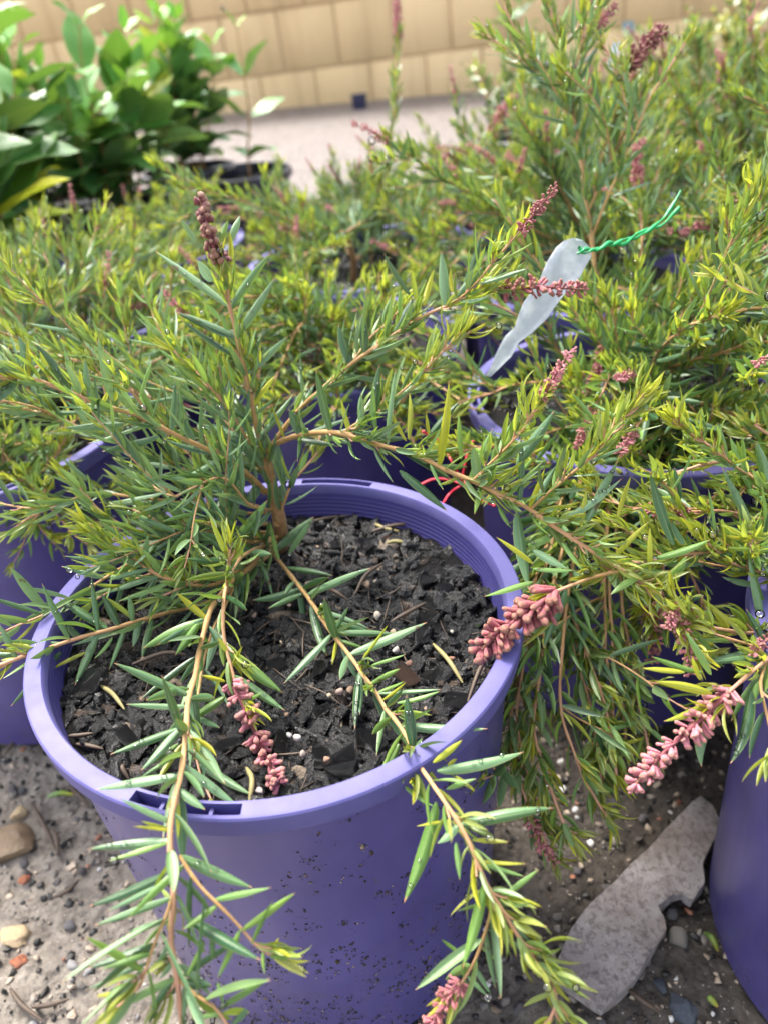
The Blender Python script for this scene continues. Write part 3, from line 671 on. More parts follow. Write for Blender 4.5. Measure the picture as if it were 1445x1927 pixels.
HB3 = "30 470 45 185 24 m;85 460 0 300 18 y;95 455 95 275 22 y;225 540 245 225 34 y;170 440 160 350 14 o;160 450 285 310 30 d;195 575 230 470 18 y;290 530 280 350 24 l;60 570 240 725 36 d;100 490 300 480 18 l;350 620 335 480 40 m;390 650 425 460 28 l;400 650 370 510 14 y;430 650 520 600 20 y;500 550 640 345 44 m;525 690 515 445 28 d;550 700 605 560 20 y;580 700 710 570 20 l;430 710 480 790 18 l;360 640 340 735 30 l;620 760 895 600 38 m;760 770 880 535 36 m;700 680 715 620 28 m;500 730 545 1020 46 m;560 870 690 940 34 m;540 850 650 800 34 l;560 920 420 820 24 y;560 940 720 945 20 l;670 840 760 960 22 l;850 900 1000 760 22 y;740 780 760 640 22 y;880 750 930 590 20 y;1000 950 1000 780 20 y;1090 850 1000 575 40 d;1130 850 1080 760 26 d;560 990 375 1045 26 l;1020 900 1230 830 32 l;870 950 830 800 20 y;1060 1020 1140 890 38 l;690 1025 600 1240 44 m;640 1130 515 1240 18 y;610 1100 600 1050 26 m;820 720 690 760 24 l;970 960 850 1040 28 l;900 920 760 850 22 l;300 590 200 625 18 y;320 580 410 410 22 l;440 690 600 535 18 l"
HB1 = "860 1160 585 945 32 m;885 1150 1020 955 34 m;900 1280 1035 1045 34 m;880 1270 665 1175 34 d;870 1260 700 1180 22 m;870 1000 865 870 22 o;870 900 905 810 28 m;835 880 860 830 20 l;740 910 680 820 22 m;835 1040 830 980 24 m;800 1060 745 980 38 m;900 1280 890 1170 20 y;830 1200 775 1140 22 l;850 1130 815 1060 20 o;875 1110 885 1020 18 o"
HB1c = "880 70 740 0 34 d;920 160 680 0 36 d;905 290 840 140 28 y;935 200 985 60 28 l;945 200 1085 65 28 m;935 325 1040 210 20 y;920 380 770 270 28 m;940 390 790 290 26 m;950 440 760 395 28 m;970 500 830 450 28 m;960 480 1110 280 26 m;1075 450 1025 320 12 o;890 250 860 150 22 l;950 420 960 300 20 l;985 540 1000 420 34 m;1000 550 900 480 28 m;980 620 930 700 40 d;1060 690 1060 620 34 m;1040 880 1180 745 40 m;1070 620 1050 470 30 m;870 830 820 560 44 m;880 740 930 545 32 m;760 760 650 800 40 d;890 880 1010 680 44 l;870 900 850 790 26 y;840 900 790 740 22 y;890 920 990 870 26 l"
HB4 = "130 210 70 60 42 m;125 205 105 70 20 o;270 275 130 90 50 d;430 310 370 70 34 m;305 270 240 80 26 l;560 380 525 280 30 l;580 330 545 170 32 m;650 420 660 225 30 m;690 430 670 250 26 m;755 470 760 305 20 m;600 440 385 500 32 m;470 395 240 410 34 m;300 350 170 350 22 m;430 310 440 270 18 y;380 330 410 270 16 y;340 300 320 150 26 m;210 250 150 120 24 y;70 230 -30 320 44 m;520 360 440 230 28 l;800 490 750 520 24 m;830 520 690 600 28 m"
HB2 = "100 1110 0 950 28 d;45 1270 110 1120 44 d;215 1140 215 945 40 m;130 1150 105 1010 20 y;150 1150 190 1010 22 y;290 1110 365 880 36 d;345 1060 370 940 22 o;390 1030 405 940 26 m;330 1090 480 940 22 y;420 1070 525 985 22 l;210 1190 430 1185 24 m;360 1140 490 1190 22 l;260 1100 250 1010 18 o;60 1190 60 1080 22 l;-60 1350 -80 1180 36 d;30 1260 180 1180 22 l;400 1060 440 1000 18 o"
HB2c = "1255 425 1190 190 34 d;1330 170 1275 20 48 d;1145 435 1090 340 34 d;1320 450 1285 300 20 y;1340 450 1360 280 28 m;1400 400 1430 170 34 d;1420 430 1405 240 22 l;1250 440 1390 395 16 m"
HB7 = "290 460 60 210 60 m;430 630 255 310 50 m;510 650 410 545 50 d;570 590 555 270 36 m;715 575 610 375 50 d;640 580 350 400 56 m;800 520 780 380 38 m;370 730 65 1060 44 d;600 640 455 930 50 m;790 590 660 840 30 m;390 660 170 662 28 m;735 605 430 690 32 m;680 640 570 770 28 l;520 730 300 840 28 y;190 740 130 680 22 o;930 540 860 770 40 m;850 560 805 700 40 m;95 770 0 560 42 m;100 790 5 780 30 y;820 175 515 150 36 m;910 235 650 300 34 m;965 285 640 375 36 m;660 280 370 210 48 m;640 95 450 30 30 y;790 130 735 20 26 y;1285 530 860 710 78 l;1200 560 1060 750 58 l;1285 520 1070 370 44 y;1240 330 980 240 58 l;1000 370 900 500 50 m;870 190 900 20 40 m;600 80 560 0 22 o"
HERO = []
for txt, k, ox, oy in ((HB8, 2.0014, 0, 1200), (HB9, 2.0014, 0, 1200), (HB10, 2.408, 500, 820), (HB10b, 2.0, 722, 1200), (HB3, 2.0, 722, 600), (HB1, 2.0014, 0, 0), (HB1c, 2.0014, 0, 600), (HB4, 2.0014, 0, 600), (HB2, 2.0, 722, 0), (HB2c, 2.0014, 0, 600), (HB7, 3.2125, 0, 1000)):
    for e in txt.split(';'):
        q = e.split(); HERO.append((float(q[0]) / k + ox, float(q[1]) / k + oy, float(q[2]) / k + ox, float(q[3]) / k + oy, float(q[4]) / k, q[5]))

def traced(root, base, table, rng, lod, heroes=(), drops=None, safe=None, twigs=0, rscale=1.0):
    lines = {}
    for k, b in table.items():
        pp = np.array(b['p']); u = np.linspace(0, 1, 60); s = np.linspace(0, 1, len(pp))
        lines[k] = np.stack([np.interp(u, s, pp[:, i]) for i in range(3)], 1)
    per = {k: [] for k in table}
    for (x, y, tx, ty, w_, c) in heroes:
        best = None
        for k, l in lines.items():
            dd = np.hypot(l[:, 0] - x, l[:, 1] - y); i = dd.argmin()
            if best is None or dd[i] < best[0]: best = (dd[i], k, l[i])
        k = best[1]; d0 = best[2][2]
        if best[0] < 14: x, y = best[2][0], best[2][1]
        b3 = at(x, y, d0); Lp = math.hypot(tx - x, ty - y) * d0 / FPX
        d1 = d0 - Lp * rng.uniform(-0.15, 0.45)
        if safe: t3 = safe(tx, ty, d1)
        else: t3 = at(tx, ty, d1)
        vec = t3 - b3; L = np.linalg.norm(vec)
        tocam = unit(EYE - b3)
        age = {'m': rng.uniform(0.0, 0.12), 'd': rng.uniform(0, 0.04), 'l': rng.uniform(0.32, 0.5), 'y': rng.uniform(0.75, 1.0), 'o': 1.0}[c]
        rn = {'m': rng.uniform(0.5, 1), 'd': rng.uniform(0, 0.3), 'l': rng.uniform(0.4, 1), 'y': rng.uniform(0.4, 1), 'o': rng.uniform(0.1, 0.5)}[c]
        cu = rng.normal(0, 0.24) if c in 'md' else rng.choice([-1, 1]) * rng.uniform(0.15, 0.6)
        # start direction turned back so that the arc still ends at the tip
        nrm = unit(tocam * rng.uniform(0.5, 1.0) + UP * 0.5 + rng.normal(0, 0.25, 3)); dn = unit(vec)
        nn = unit(nrm - dn * (nrm @ dn)); dn = unit(dn * math.cos(cu / 2) - nn * math.sin(cu / 2))
        per[k].append(dict(base=b3 - base, d=dn, nrm=nrm, L=L, W=w_ * d0 / FPX * 1.04, curl=cu, roll=rng.uniform(0.35, 0.85), age=age, rnd=rn, twist=rng.normal(0, 0.35)))
    for k, b in table.items():
        P = [ (safe or at)(*q) - base for q in b['p'] ]
        if b.get('root', False): P[0] = np.zeros(3)
        F = [ (safe or at)(*q) - base for q in b['f'] ] if 'f' in b else None
        branch(root, P, rng, b['r'][0] * rscale, b['r'][1] * rscale, b.get('sp', 0.0055), b.get('L', 0.031), b.get('W', 0.0041), b['dens'], b['young'], b['tufts'], F, b.get('fs', 1.0), lod, per[k], b.get('upb', 0.35), b.get('start', 0.08), drops=drops, ft=b.get('ft'), fo_=b.get('fo'), blen=b.get('bl', 1.0), woody=b.get('woody', 0.25), twigs=b.get('twigs', twigs))

# ------------------------------------------------------------------ build: ground and wall
def spaced(lo, a, b, hi, fine, coarse):
    mid = np.arange(a, b, fine)
    def tail(s, e):
        out, x, st = [], s, fine
        while x < e: st *= coarse; x += st; out.append(x)
        return np.array(out)
    return np.concatenate([-(tail(-a, -lo))[::-1], mid, tail(b, hi)])
xs = spaced(-150, -0.42, 0.42, 150, 0.0035, 1.09); ys = spaced(-60, 0.10, 0.60, 250, 0.0035, 1.09)
X, Y = np.meshgrid(xs, ys)
Z = np.zeros_like(X)
for i in range(X.shape[0]):
    for j in range(X.shape[1]):
        x, y = X[i, j], Y[i, j]
        if abs(x) < 2 and -0.3 < y < 3:
            Z[i, j] = 0.006 * noise.noise(Vector((x * 14, y * 14, 1))) + 0.0042 * noise.noise(Vector((x * 60, y * 60, 5))) + 0.0030 * noise.noise(Vector((x * 150, y * 150, 9)))
def gz(x, y):
    return 0.006 * noise.noise(Vector((x * 14, y * 14, 1))) + 0.0042 * noise.noise(Vector((x * 60, y * 60, 5))) + 0.0030 * noise.noise(Vector((x * 150, y * 150, 9))) - 0.004
Z -= 0.004
ny, nx = X.shape
o = mesh_obj('ground', np.stack([X, Y, Z], -1).reshape(-1, 3), leaf_grid(ny - 1, nx - 1), MAT['ground']); tag(o, kind='structure')

def make_wall():
    rng = np.random.default_rng(5)
    root = empty('block_wall', (0, 5.25, 0), R(-3)); root.rotation_euler = (0, R(-2.2), R(-3))
    acc = Acc(); bh, bw, dep = 0.315, 0.33, 0.18
    for row in range(5):
        off = 0.0 if row % 2 else 0.17
        for k in range(-16, 17):
            wdt = bw
            x0_ = k * bw + off; g_ = 0.005
            c = [x0_ + g_, x0_ + wdt - g_]; z = [row * bh + g_ - 0.12, (row + 1) * bh - g_ - 0.12]
            y = rng.uniform(-0.004, 0.004); bv = 0.008
            V = []
            for (ins, yy) in ((0, dep), (0, y + bv), (bv, y)):
                V += [(c[0] + ins, yy, z[0] + ins), (c[1] - ins, yy, z[0] + ins), (c[1] - ins, yy, z[1] - ins), (c[0] + ins, yy, z[1] - ins)]
            F = [(8, 9, 10, 11)]
            for s in (0, 4):
                for q in range(4): F.append((s + q, s + (q + 1) % 4, s + 4 + (q + 1) % 4, s + 4 + q))
            A = np.zeros((12, 4)); A[:, 3] = rng.random()
            acc.add(np.array(V), np.array(F), A)
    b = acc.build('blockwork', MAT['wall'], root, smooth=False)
    V = [(-5.2, .009, -.2), (5.4, .009, -.2), (5.4, .009, 1.44), (-5.2, .009, 1.44), (-5.2, .17, -.2), (5.4, .17, -.2), (5.4, .17, 1.44), (-5.2, .17, 1.44)]
    mesh_obj('mortar', V, [(0, 1, 2, 3), (5, 4, 7, 6), (3, 2, 6, 7), (4, 5, 1, 0), (1, 5, 6, 2), (4, 0, 3, 7)], MAT['mortar'], root, smooth=False)
    tag(root, 'sandy yellow limestone block wall behind the nursery plants', 'wall')
make_wall()

# ------------------------------------------------------------------ build: the front pot
slot_front = math.atan2(*(onz(345, 1522, HP) - P0)[[1, 0]]); slot_back = math.atan2(*(onz(635, 905, HP) - P0)[[1, 0]])
pot0 = make_pot([slot_front % (2 * math.pi), slot_back % (2 * math.pi)]); pot0.location = P0
tag(pot0, 'mud-splashed purple plastic pot with wet black potting mix showing', 'plant pot', 'purple plastic plant pots')
rng = np.random.default_rng(11)
V, F = soil_mesh(rng, HP - 0.030)
soil0 = mesh_obj('potting_mix', V, F, MAT['mix'], pot0); tag(soil0, kind='stuff')
def angular(rng):
    bm = bmesh.new()
    for k in range(13): bm.verts.new(Vector(rng.uniform(-1, 1, 3)) * Vector((1, 1, 1)).length / 1.5)
    bmesh.ops.convex_hull(bm, input=bm.verts)
    bmesh.ops.delete(bm, geom=[v for v in bm.verts if not v.link_faces], context='VERTS')
    bmesh.ops.subdivide_edges(bm, edges=bm.edges, cuts=1); bmesh.ops.triangulate(bm, faces=bm.faces)
    for v in bm.verts: v.co += Vector(rng.normal(0, .05, 3))
    bm.verts.index_update(); r = np.array([v.co[:] for v in bm.verts]), np.array([[v.index for v in f.verts] for f in bm.faces]); bm.free(); return r
# crumbs of mix, one mesh
acc = Acc(); accf = []
def crumbs(n, zfun, name, mat, parent, rad, smin, smax, seed, flat=0.45, tilt=0.5):
    r_ = np.random.default_rng(seed); Vs, Fs, As, m = [], [], [], 0
    prot = [angular(r_) for _ in range(8)]
    for i in range(n):
        v, f = prot[i % 8]; p = rad(r_)
        s = smin + (smax - smin) * r_.random() ** 3
        ax = r_.normal(size=3); ax /= np.linalg.norm(ax)
        q = np.array(Matrix.Rotation(r_.uniform(0, 6.28), 3, 'Z') @ Matrix.Rotation(r_.normal(0, tilt), 3, 'X') @ Matrix.Rotation(r_.normal(0, tilt), 3, 'Y'))
        sc = np.array([s * r_.uniform(0.7, 1.7), s * r_.uniform(0.6, 1.1), s * flat])
        vv = (v * sc) @ q.T + np.array([p[0], p[1], zfun(p[0], p[1]) + s * 0.2])
        a = np.zeros((len(v), 4)); a[:, 3] = r_.random(); a[:, 0] = a[:, 3]
        Vs.append(vv); Fs.append(f + m); As.append(a); m += len(v)
    o = mesh_obj(name, np.concatenate(Vs), np.concatenate(Fs), mat, parent, False, np.concatenate(As)); return o
def disk(r):
    def f(r_):
        a = r_.uniform(0, 2 * math.pi); q = r * math.sqrt(r_.random()); return q * math.cos(a), q * math.sin(a)
    return f
cr = crumbs(8000, lambda x, y: HP - 0.0295 + 0.006 * (math.hypot(x, y) / 0.114) ** 6, 'mix_crumbs', MAT['chip'], pot0, disk(0.111), 0.0007, 0.0066, 3, 0.5, 0.6)
tag(cr, kind='stuff')
r_ = np.random.default_rng(55); acc = Acc()
for i in range(150):
    a = r_.uniform(0, 6.28); q = .108 * math.sqrt(r_.random()); th = r_.uniform(0, 6.28); l = r_.uniform(.004, .014)
    c = np.array([q * math.cos(a), q * math.sin(a), HP - .0265 + r_.uniform(-.001, .003)]); dd = np.array([math.cos(th), math.sin(th), r_.normal(0, .25)]) * l
    tube(acc, spline([c - dd, c + r_.normal(0, .001, 3), c + dd], 6), np.array([.2, .8, 1, 1, .7, .2]) * r_.uniform(.0002, .0006), 4, r_.random())
fb = acc.build('bark_fibres', MAT['twig'], pot0); tag(fb, kind='stuff')
# splashes on the wall of the pot, one mesh that nobody could count
r_ = np.random.default_rng(8); Vs, Fs, As, m = [], [], [], 0; pr = [stone(r_, 1, 0.4, 1.4) for _ in range(5)]
for c_ in range(3600):
    z0 = 0.236 * (1 - r_.random() ** 0.66); a0 = r_.uniform(-math.pi - 0.3, 0.3); big = r_.random() ** 3
    if noise.noise(Vector((a0 * 5, z0 * 40, 2))) + .25 * noise.noise(Vector((a0 * 16, z0 * 120, 4))) < r_.uniform(-.45, .25) + z0 * .9: continue
    for i in range(int(1 + 11 * r_.random() ** 2.5)):
        z = min(0.234, max(.001, z0 + r_.normal(0, .0012))); a = a0 + r_.normal(0, .012); rr = 0.1072 + (0.1178 - 0.1072) * z / 0.238 + 0.0001
        s_ = 0.00018 + 0.0005 * r_.random() ** 3 + .0005 * big * (i == 0)
        v, f = pr[i % 5]; q = v * np.array([s_ * 0.35, s_ * r_.uniform(0.7, 1.7), s_ * r_.choice([.8, 1, 1.3, 2.6], p=[.4, .3, .2, .1])])
        ca, sa = math.cos(a), math.sin(a)
        vv = np.stack([q[:, 0] * ca - q[:, 1] * sa + rr * ca, q[:, 0] * sa + q[:, 1] * ca + rr * sa, q[:, 2] + z], 1)
        at_ = np.zeros((len(v), 4)); at_[:, 3] = r_.random(); Vs.append(vv); Fs.append(f + m); As.append(at_); m += len(v)
sp = mesh_obj('mud_splashes', np.concatenate(Vs), np.concatenate(Fs), MAT['splash'], pot0, True, np.concatenate(As)); tag(sp, kind='stuff')

# larger bark chips and mineral grains lying on the mix
def scatter(name, mat, protos, spots, label, cat, group, rng):
    for i, (x, y, z, s, rz, tl) in enumerate(spots):
        v, f = protos[i % len(protos)]
        if i < len(protos):
            src = mesh_obj(name, v, f, mat, None, False); protos_obj.setdefault((name, i), src); o = src
        else:
            o = protos_obj[(name, i % len(protos))].copy(); COL.objects.link(o)
        o.location = (x, y, z); o.scale = s; o.rotation_euler = (tl[0], tl[1], rz)
        tag(o, label, cat, group)
protos_obj = {}
def soil_h(x, y):
    return HP - 0.0275
rng = np.random.default_rng(21)
chips = []
for (px, py, s) in [(690, 1025, .015), (640, 1020, .012), (165, 1300, .017), (120, 1330, .010), (185, 1250, .009), (640, 1440, .016), (620, 1420, .013), (700, 1395, .011), (835, 1110, .010), (800, 1090, .010), (770, 1150, .009), (880, 1080, .010), (760, 1270, .012), (820, 1270, .011), (860, 1320, .010), (235, 1400, .012), (200, 1430, .010), (270, 1370, .008), (560, 1130, .010), (720, 1180, .009), (850, 1010, .012), (700, 980, .009), (900, 1050, .008), (480, 1300, .009), (600, 1330, .010), (520, 1250, .008), (300, 1300, .009), (150, 1380, .008), (880, 1180, .009), (670, 1090, .010), (740, 1020, .010), (790, 1200, .010), (600, 1260, .008), (540, 1400, .010), (330, 1440, .009), (430, 1400, .009)]:
    p = onz(px, py, HP - 0.024)
    chips.append((p[0], p[1], HP - 0.0245 + rng.uniform(-.001, .002), (s * rng.uniform(.55, .8), s * rng.uniform(.35, .6), s * .26), rng.uniform(0, 6.28), (rng.normal(0, .22), rng.normal(0, .22))))
scatter('bark_chip', MAT['chip'], [angular(rng) for _ in range(9)], chips, 'wet black bark chip lying on the potting mix of the mud-splashed pot', 'bark chip', 'bark chips on the potting mix', rng)
per = []
for (px, py) in [(858, 1032), (598, 1030), (620, 1310), (640, 1303), (690, 1100), (705, 1095), (710, 1160), (545, 1140), (190, 1280), (560, 1390), (545, 1385), (490, 1490), (530, 1210), (615, 1430), (630, 1230), (745, 1225), (800, 1335), (900, 1110), (540, 1345), (850, 1240), (770, 1250), (660, 1300), (570, 1420), (110, 1295), (740, 1190), (580, 1100), (690, 1285), (850, 1190), (480, 1160), (270, 1240)]:
    p = onz(px, py, HP - 0.022); s = rng.uniform(0.0010, 0.0022)
    per.append((p[0], p[1], HP - 0.0215, (s * 1.2, s, s * .8), rng.uniform(0, 6.28), (rng.normal(0, .4), rng.normal(0, .4))))
scatter('mineral_grain', MAT['perlite'], [stone(rng, 2, 0.3, 1.2) for _ in range(6)], per, 'tiny pale mineral grain lying among the black bark of the mud-splashed pot', 'grain', 'pale grains in the potting mix', rng)
def debris(name, mat, a, b, z, wd, label, group, cat, seed, th=0.4):
    r2 = np.random.default_rng(seed); A = Acc()
    pa, pb = onz(*a, z), onz(*b, z); pm = (pa + pb) / 2 + np.array([0, 0, 0.002]) + r2.normal(0, 0.0015, 3)
    P = spline([pa, pm, pb], 9) ; n_ = np.array([.5, .8, 1, 1, 1, 1, .9, .7, .35]) * wd / 2
    tube(A, P - P.mean(0), n_, 6, r2.random())
    o = A.build(name, mat); o.location = P.mean(0); tag(o, label, cat, group); return o
for i, (a, b) in enumerate([((705, 985), (750, 1000)), ((728, 1022), (775, 1025)), ((815, 1212), (870, 1285)), ((190, 1290), (235, 1335)), ((465, 1445), (470, 1510))]):
    debris('fallen_leaf', MAT['dry'], a, b, HP - 0.021, 0.0024, 'faded narrow leaf fallen on the potting mix of the mud-splashed pot', 'fallen leaves on the potting mix', 'leaf', 40 + i)
for i, (a, b) in enumerate([((720, 1060), (668, 1118)), ((620, 1110), (655, 1130)), ((800, 1135), (735, 1170)), ((560, 990), (660, 970)), ((130, 1385), (175, 1380)), ((238, 1440), (245, 1470)), ((145, 1400), (195, 1410)), ((700, 1000), (790, 985)), ((250, 1250), (350, 1232)), ((880, 1320), (915, 1240))]):
    debris('bark_splinter', MAT['twig'], a, b, HP - 0.021, 0.0022, 'thin brown bark splinter lying on the potting mix of the mud-splashed pot', 'bark splinters on the potting mix', 'splinter', 60 + i)

# the shrub itself
rng = np.random.default_rng(77)
shrub0 = empty('flowering_shrub', BASE0); clouds = []
ts = Acc(); tr = spline([np.array([0, 0, -0.006]), at(527, 985, .458) - BASE0, at(516, 925, .453) - BASE0, at(503, 860, .448) - BASE0], 16)
tube(ts, tr, np.linspace(0.0052, 0.0026, 16), 9, 0.3, np.linspace(0.0, 0.22, 16)); ts.build('trunk', MAT['stem'], shrub0)
traced(shrub0, BASE0, FRONT, rng, (9, 4), HERO, clouds, at_safe)
raindrops(shrub0, clouds, rng, 330, 0.0006, 0.0015)
tag(shrub0, 'narrow-leaved shrub trailing pink-budded branches over the rim of the mud-splashed pot', 'shrub', 'narrow-leaved shrubs in purple pots')

# ------------------------------------------------------------------ the other purple pots, each with its shrub
pot1 = make_pot([0.9, 0.9 + math.pi])
rng = np.random.default_rng(31)
V, F = soil_mesh(rng, HP - 0.028, nrad=26, nang=80)
s1 = mesh_obj('potting_mix', V, F, MAT['mix'], pot1); tag(s1, kind='stuff')
c1 = crumbs(700, lambda x, y: HP - 0.0275, 'mix_crumbs', MAT['chip'], pot1, disk(0.11), 0.002, 0.008, 9); tag(c1, kind='stuff')
PROTO = [proto_shrub(101, 15, 8, (.17, .28)), proto_shrub(102, 15, 7, (.17, .28)), proto_shrub(103, 14, 9, (.17, .28)), proto_shrub(104, 15, 8, (.17, .28))]
LOW = [proto_shrub(107, 15, 3, (.15, .24), (.05, .08), el0=(2, 22)), proto_shrub(108, 15, 3, (.15, .24), (.05, .08), el0=(2, 22))]
TALL = [proto_shrub(105, 12, 9, (0.16, 0.26), (0.14, 0.26))]
used = set()
G_SH, G_PT = 'narrow-leaved shrubs in purple pots', 'purple plastic plant pots'
def place_pot(x, y, label, rz=0.0):
    global pot1
    o = pot1 if 'pot' not in used else copy_tree(pot1)
    used.add('pot'); o.location = (x, y, 0); o.rotation_euler = (0, 0, rz)
    tag(o, label, 'plant pot', G_PT); return o
def place_shrub(x, y, src, rz, sc, label, extra=None):
    key = src.name
    o = src if key not in used else copy_tree(src)
    used.add(key); o.location = (x, y, HP - 0.03); o.rotation_euler = (0, 0, rz); o.scale = (sc, sc, sc)
    tag(o, label, 'shrub', G_SH); return o

# neighbours with branches traced as well
PM, PR = np.array([0.195, 0.515, HP - 0.03]), np.array([0.289, 0.235, HP - 0.03])
NB = dict(r=(.0018, .0009), tufts=.3, dens=1.0)
TM = {
 'leader': dict(p=[(1170, 800, .595), (1150, 720, .59), (1130, 640, .585), (1118, 500, .585), (1100, 380, .585), (1085, 250, .585), (1060, 120, .58), (1035, 20, .58), (1010, -70, .58)], r=(.0028, .0010), young=.5, tufts=.35, dens=1.0, sp=.0050, upb=.25),
 'rightfork': dict(p=[(1105, 400, .585), (1140, 320, .58), (1180, 230, .57), (1215, 150, .565)], f=[(1185, 125, .565), (1205, 90, .563), (1245, 58, .56)], ft=0.12, bl=1.0, fs=1.35, r=(.0014, .0010), young=.7, tufts=.25, dens=.9),
 'longfork': dict(p=[(1112, 450, .585), (1160, 330, .57), (1215, 200, .56), (1262, 120, .555), (1290, 80, .55)], r=(.0013, .0008), young=.8, tufts=.2, dens=.8),
 'leftfork': dict(p=[(1088, 280, .585), (1055, 190, .58), (1010, 110, .575), (960, 40, .57), (945, -10, .57)], r=(.0012, .0008), young=.9, tufts=.3, dens=.9),
 'topfork': dict(p=[(1075, 200, .585), (1100, 100, .58), (1130, 20, .58), (1150, -40, .58)], f=[(1120, 60, .58), (1140, 30, .58), (1158, 12, .58)], fs=.8, r=(.0012, .0008), young=.9, tufts=.3, dens=.9),
 'bead': dict(p=[(1165, 780, .6), (1195, 620, .62), (1207, 460, .63), (1200, 350, .635)], f=[(1200, 350, .635), (1197, 310, .635), (1198, 272, .635)], fs=1.0, **NB, young=.5),
 'droop': dict(p=[(1168, 800, .595), (1120, 850, .53), (1075, 940, .475), (1045, 1080, .44), (1018, 1230, .428), (1005, 1350, .422), (1030, 1470, .418), (1072, 1570, .418)], **dict(NB, dens=.85), L=.035, W=.0050, twigs=1, young=.5, upb=0.0),
 'droop2': dict(p=[(1170, 800, .595), (1150, 870, .53), (1140, 960, .485), (1135, 1080, .455), (1138, 1200, .445), (1150, 1320, .438), (1160, 1430, .432)], **dict(NB, dens=.85), L=.035, W=.0050, twigs=1, young=.5, upb=0.0),
 'droop3': dict(p=[(1168, 800, .595), (1100, 840, .54), (1045, 960, .485), (1000, 1130, .455), (968, 1300, .442), (960, 1400, .437), (985, 1500, .432), (1035, 1610, .43)], f=[(1000, 1540, .431), (1015, 1580, .43), (1040, 1625, .429)], fs=.8, **dict(NB, dens=.85), L=.035, W=.0050, twigs=1, young=.4, upb=0.0),
 'droop4': dict(p=[(1175, 800, .595), (1205, 880, .53), (1245, 1000, .485), (1245, 1100, .46), (1232, 1180, .45)], f=[(1240, 1140, .452), (1232, 1190, .45), (1225, 1240, .449)], fs=1.0, **dict(NB, dens=.85), L=.035, W=.0050, twigs=1, young=.6, upb=0.05),
 'droop5': dict(p=[(1168, 800, .595), (1085, 880, .52), (1030, 1000, .47), (1045, 1120, .45), (1085, 1250, .44), (1120, 1370, .433), (1130, 1480, .43)], **dict(NB, dens=.85), L=.035, W=.0050, twigs=1, young=.5, upb=0.0),
 'hooked': dict(p=[(1168, 790, .6), (1160, 720, .57), (1155, 670, .55), (1145, 640, .545), (1132, 660, .54)], f=[(1140, 655, .54), (1125, 695, .538), (1105, 738, .537)], fs=.95, **NB, young=.5),
 'rightarm': dict(p=[(1172, 790, .6), (1250, 710, .6), (1330, 620, .585), (1400, 560, .575), (1450, 525, .57)], f=[(1400, 556, .575), (1440, 530, .571), (1475, 505, .568)], fs=1.0, **NB, young=.5),
 'front1': dict(p=[(1172, 800, .59), (1235, 860, .54), (1310, 930, .50), (1400, 980, .475)], **NB, young=.7, twigs=5),
 'front2': dict(p=[(1172, 800, .59), (1200, 870, .53), (1240, 950, .495), (1290, 1060, .475), (1330, 1160, .465)], **NB, young=.6, twigs=5),
 'front3': dict(p=[(1172, 800, .59), (1270, 830, .55), (1360, 880, .52), (1450, 940, .50)], **NB, young=.7, twigs=5),
 'front4': dict(p=[(1172, 800, .59), (1150, 880, .53), (1170, 960, .49), (1200, 1060, .475), (1260, 1180, .465)], **NB, young=.6, twigs=4),
 'front5': dict(p=[(1172, 800, .59), (1290, 860, .53), (1390, 960, .49), (1440, 1080, .475)], **NB, young=.5, twigs=4),
 'low': dict(p=[(1172, 800, .6), (1260, 790, .57), (1340, 770, .55), (1410, 740, .53)], **NB, young=.4),
 'cover': dict(p=[(1168, 800, .595), (1090, 800, .54), (990, 830, .505), (900, 845, .49), (840, 850, .485)], **NB, young=.7, twigs=4),
 'cover2': dict(p=[(1168, 800, .595), (1110, 850, .53), (1050, 870, .50), (980, 880, .485), (930, 920, .475)], **NB, young=.7, twigs=4),
 'leftarm': dict(p=[(1165, 790, .6), (1090, 740, .58), (1000, 720, .56), (920, 740, .54), (860, 760, .53)], **NB, young=.6),
 'leftup': dict(p=[(1165, 790, .6), (1080, 690, .6), (980, 600, .60), (900, 560, .60)], **NB, young=.6),
}
rj = np.random.default_rng(3)
for k in ('droop', 'droop2', 'droop3', 'droop4', 'droop5', 'droop2', 'droop5', 'droop'):
    q = dict(TM[k]); q.pop('f', None); ox, oy, od = rj.uniform(-60, 75), rj.uniform(-60, 60), rj.uniform(-.005, .02)
    q['p'] = [(a + ox * i / 7, b + oy * i / 7, d + od * i / 7) for i, (a, b, d) in enumerate(q['p'])]; TM['%s_%d' % (k, len(TM))] = q
def near_shrub(base, table, seed, label, heroes=(), ndrops=120, extra=4, lod=(7, 3), Lr=(.14, .22), twigs=2, elr=(15, 55)):
    rng = np.random.default_rng(seed); root = empty('flowering_shrub', base); cl = []
    ts = Acc(); Q = spline([np.zeros(3), np.array([.002, -.002, .03]), np.array([-.003, .002, .06])], 8)
    tube(ts, Q, np.linspace(.0048, .003, 8), 7, .3, np.full(8, .05)); ts.build('trunk', MAT['stem'], root)
    for k in table.values(): k['p'] = list(k['p'])
    traced(root, base, table, rng, lod, heroes, cl, twigs=twigs)
    for k in range(extra):
        az = rng.uniform(0, 6.28) if base is not PR else rng.uniform(-0.9, 2.2)
        P = grow(rng, Q[rng.integers(2, 8)], az, rng.uniform(R(elr[0]), R(elr[1])), rng.uniform(*Lr), rng.uniform(.3, .9))
        branch(root, P, rng, .0018, .0008, .0042, .031, .0042, 1.0, young=rng.uniform(.3, .75), tufts=.3, fl=float(rng.uniform(.016, .032)) if rng.random() < .45 else None, flscale=.72, lod=lod, drops=cl, twigs=4, upb=.45)
    raindrops(root, cl, rng, ndrops, .0007, .0018)
    tag(root, label, 'shrub', G_SH); return root
near_shrub(PM, TM, 201, 'tall shrub carrying the white plastic tag, its leader rising above all others', ndrops=420, extra=12)
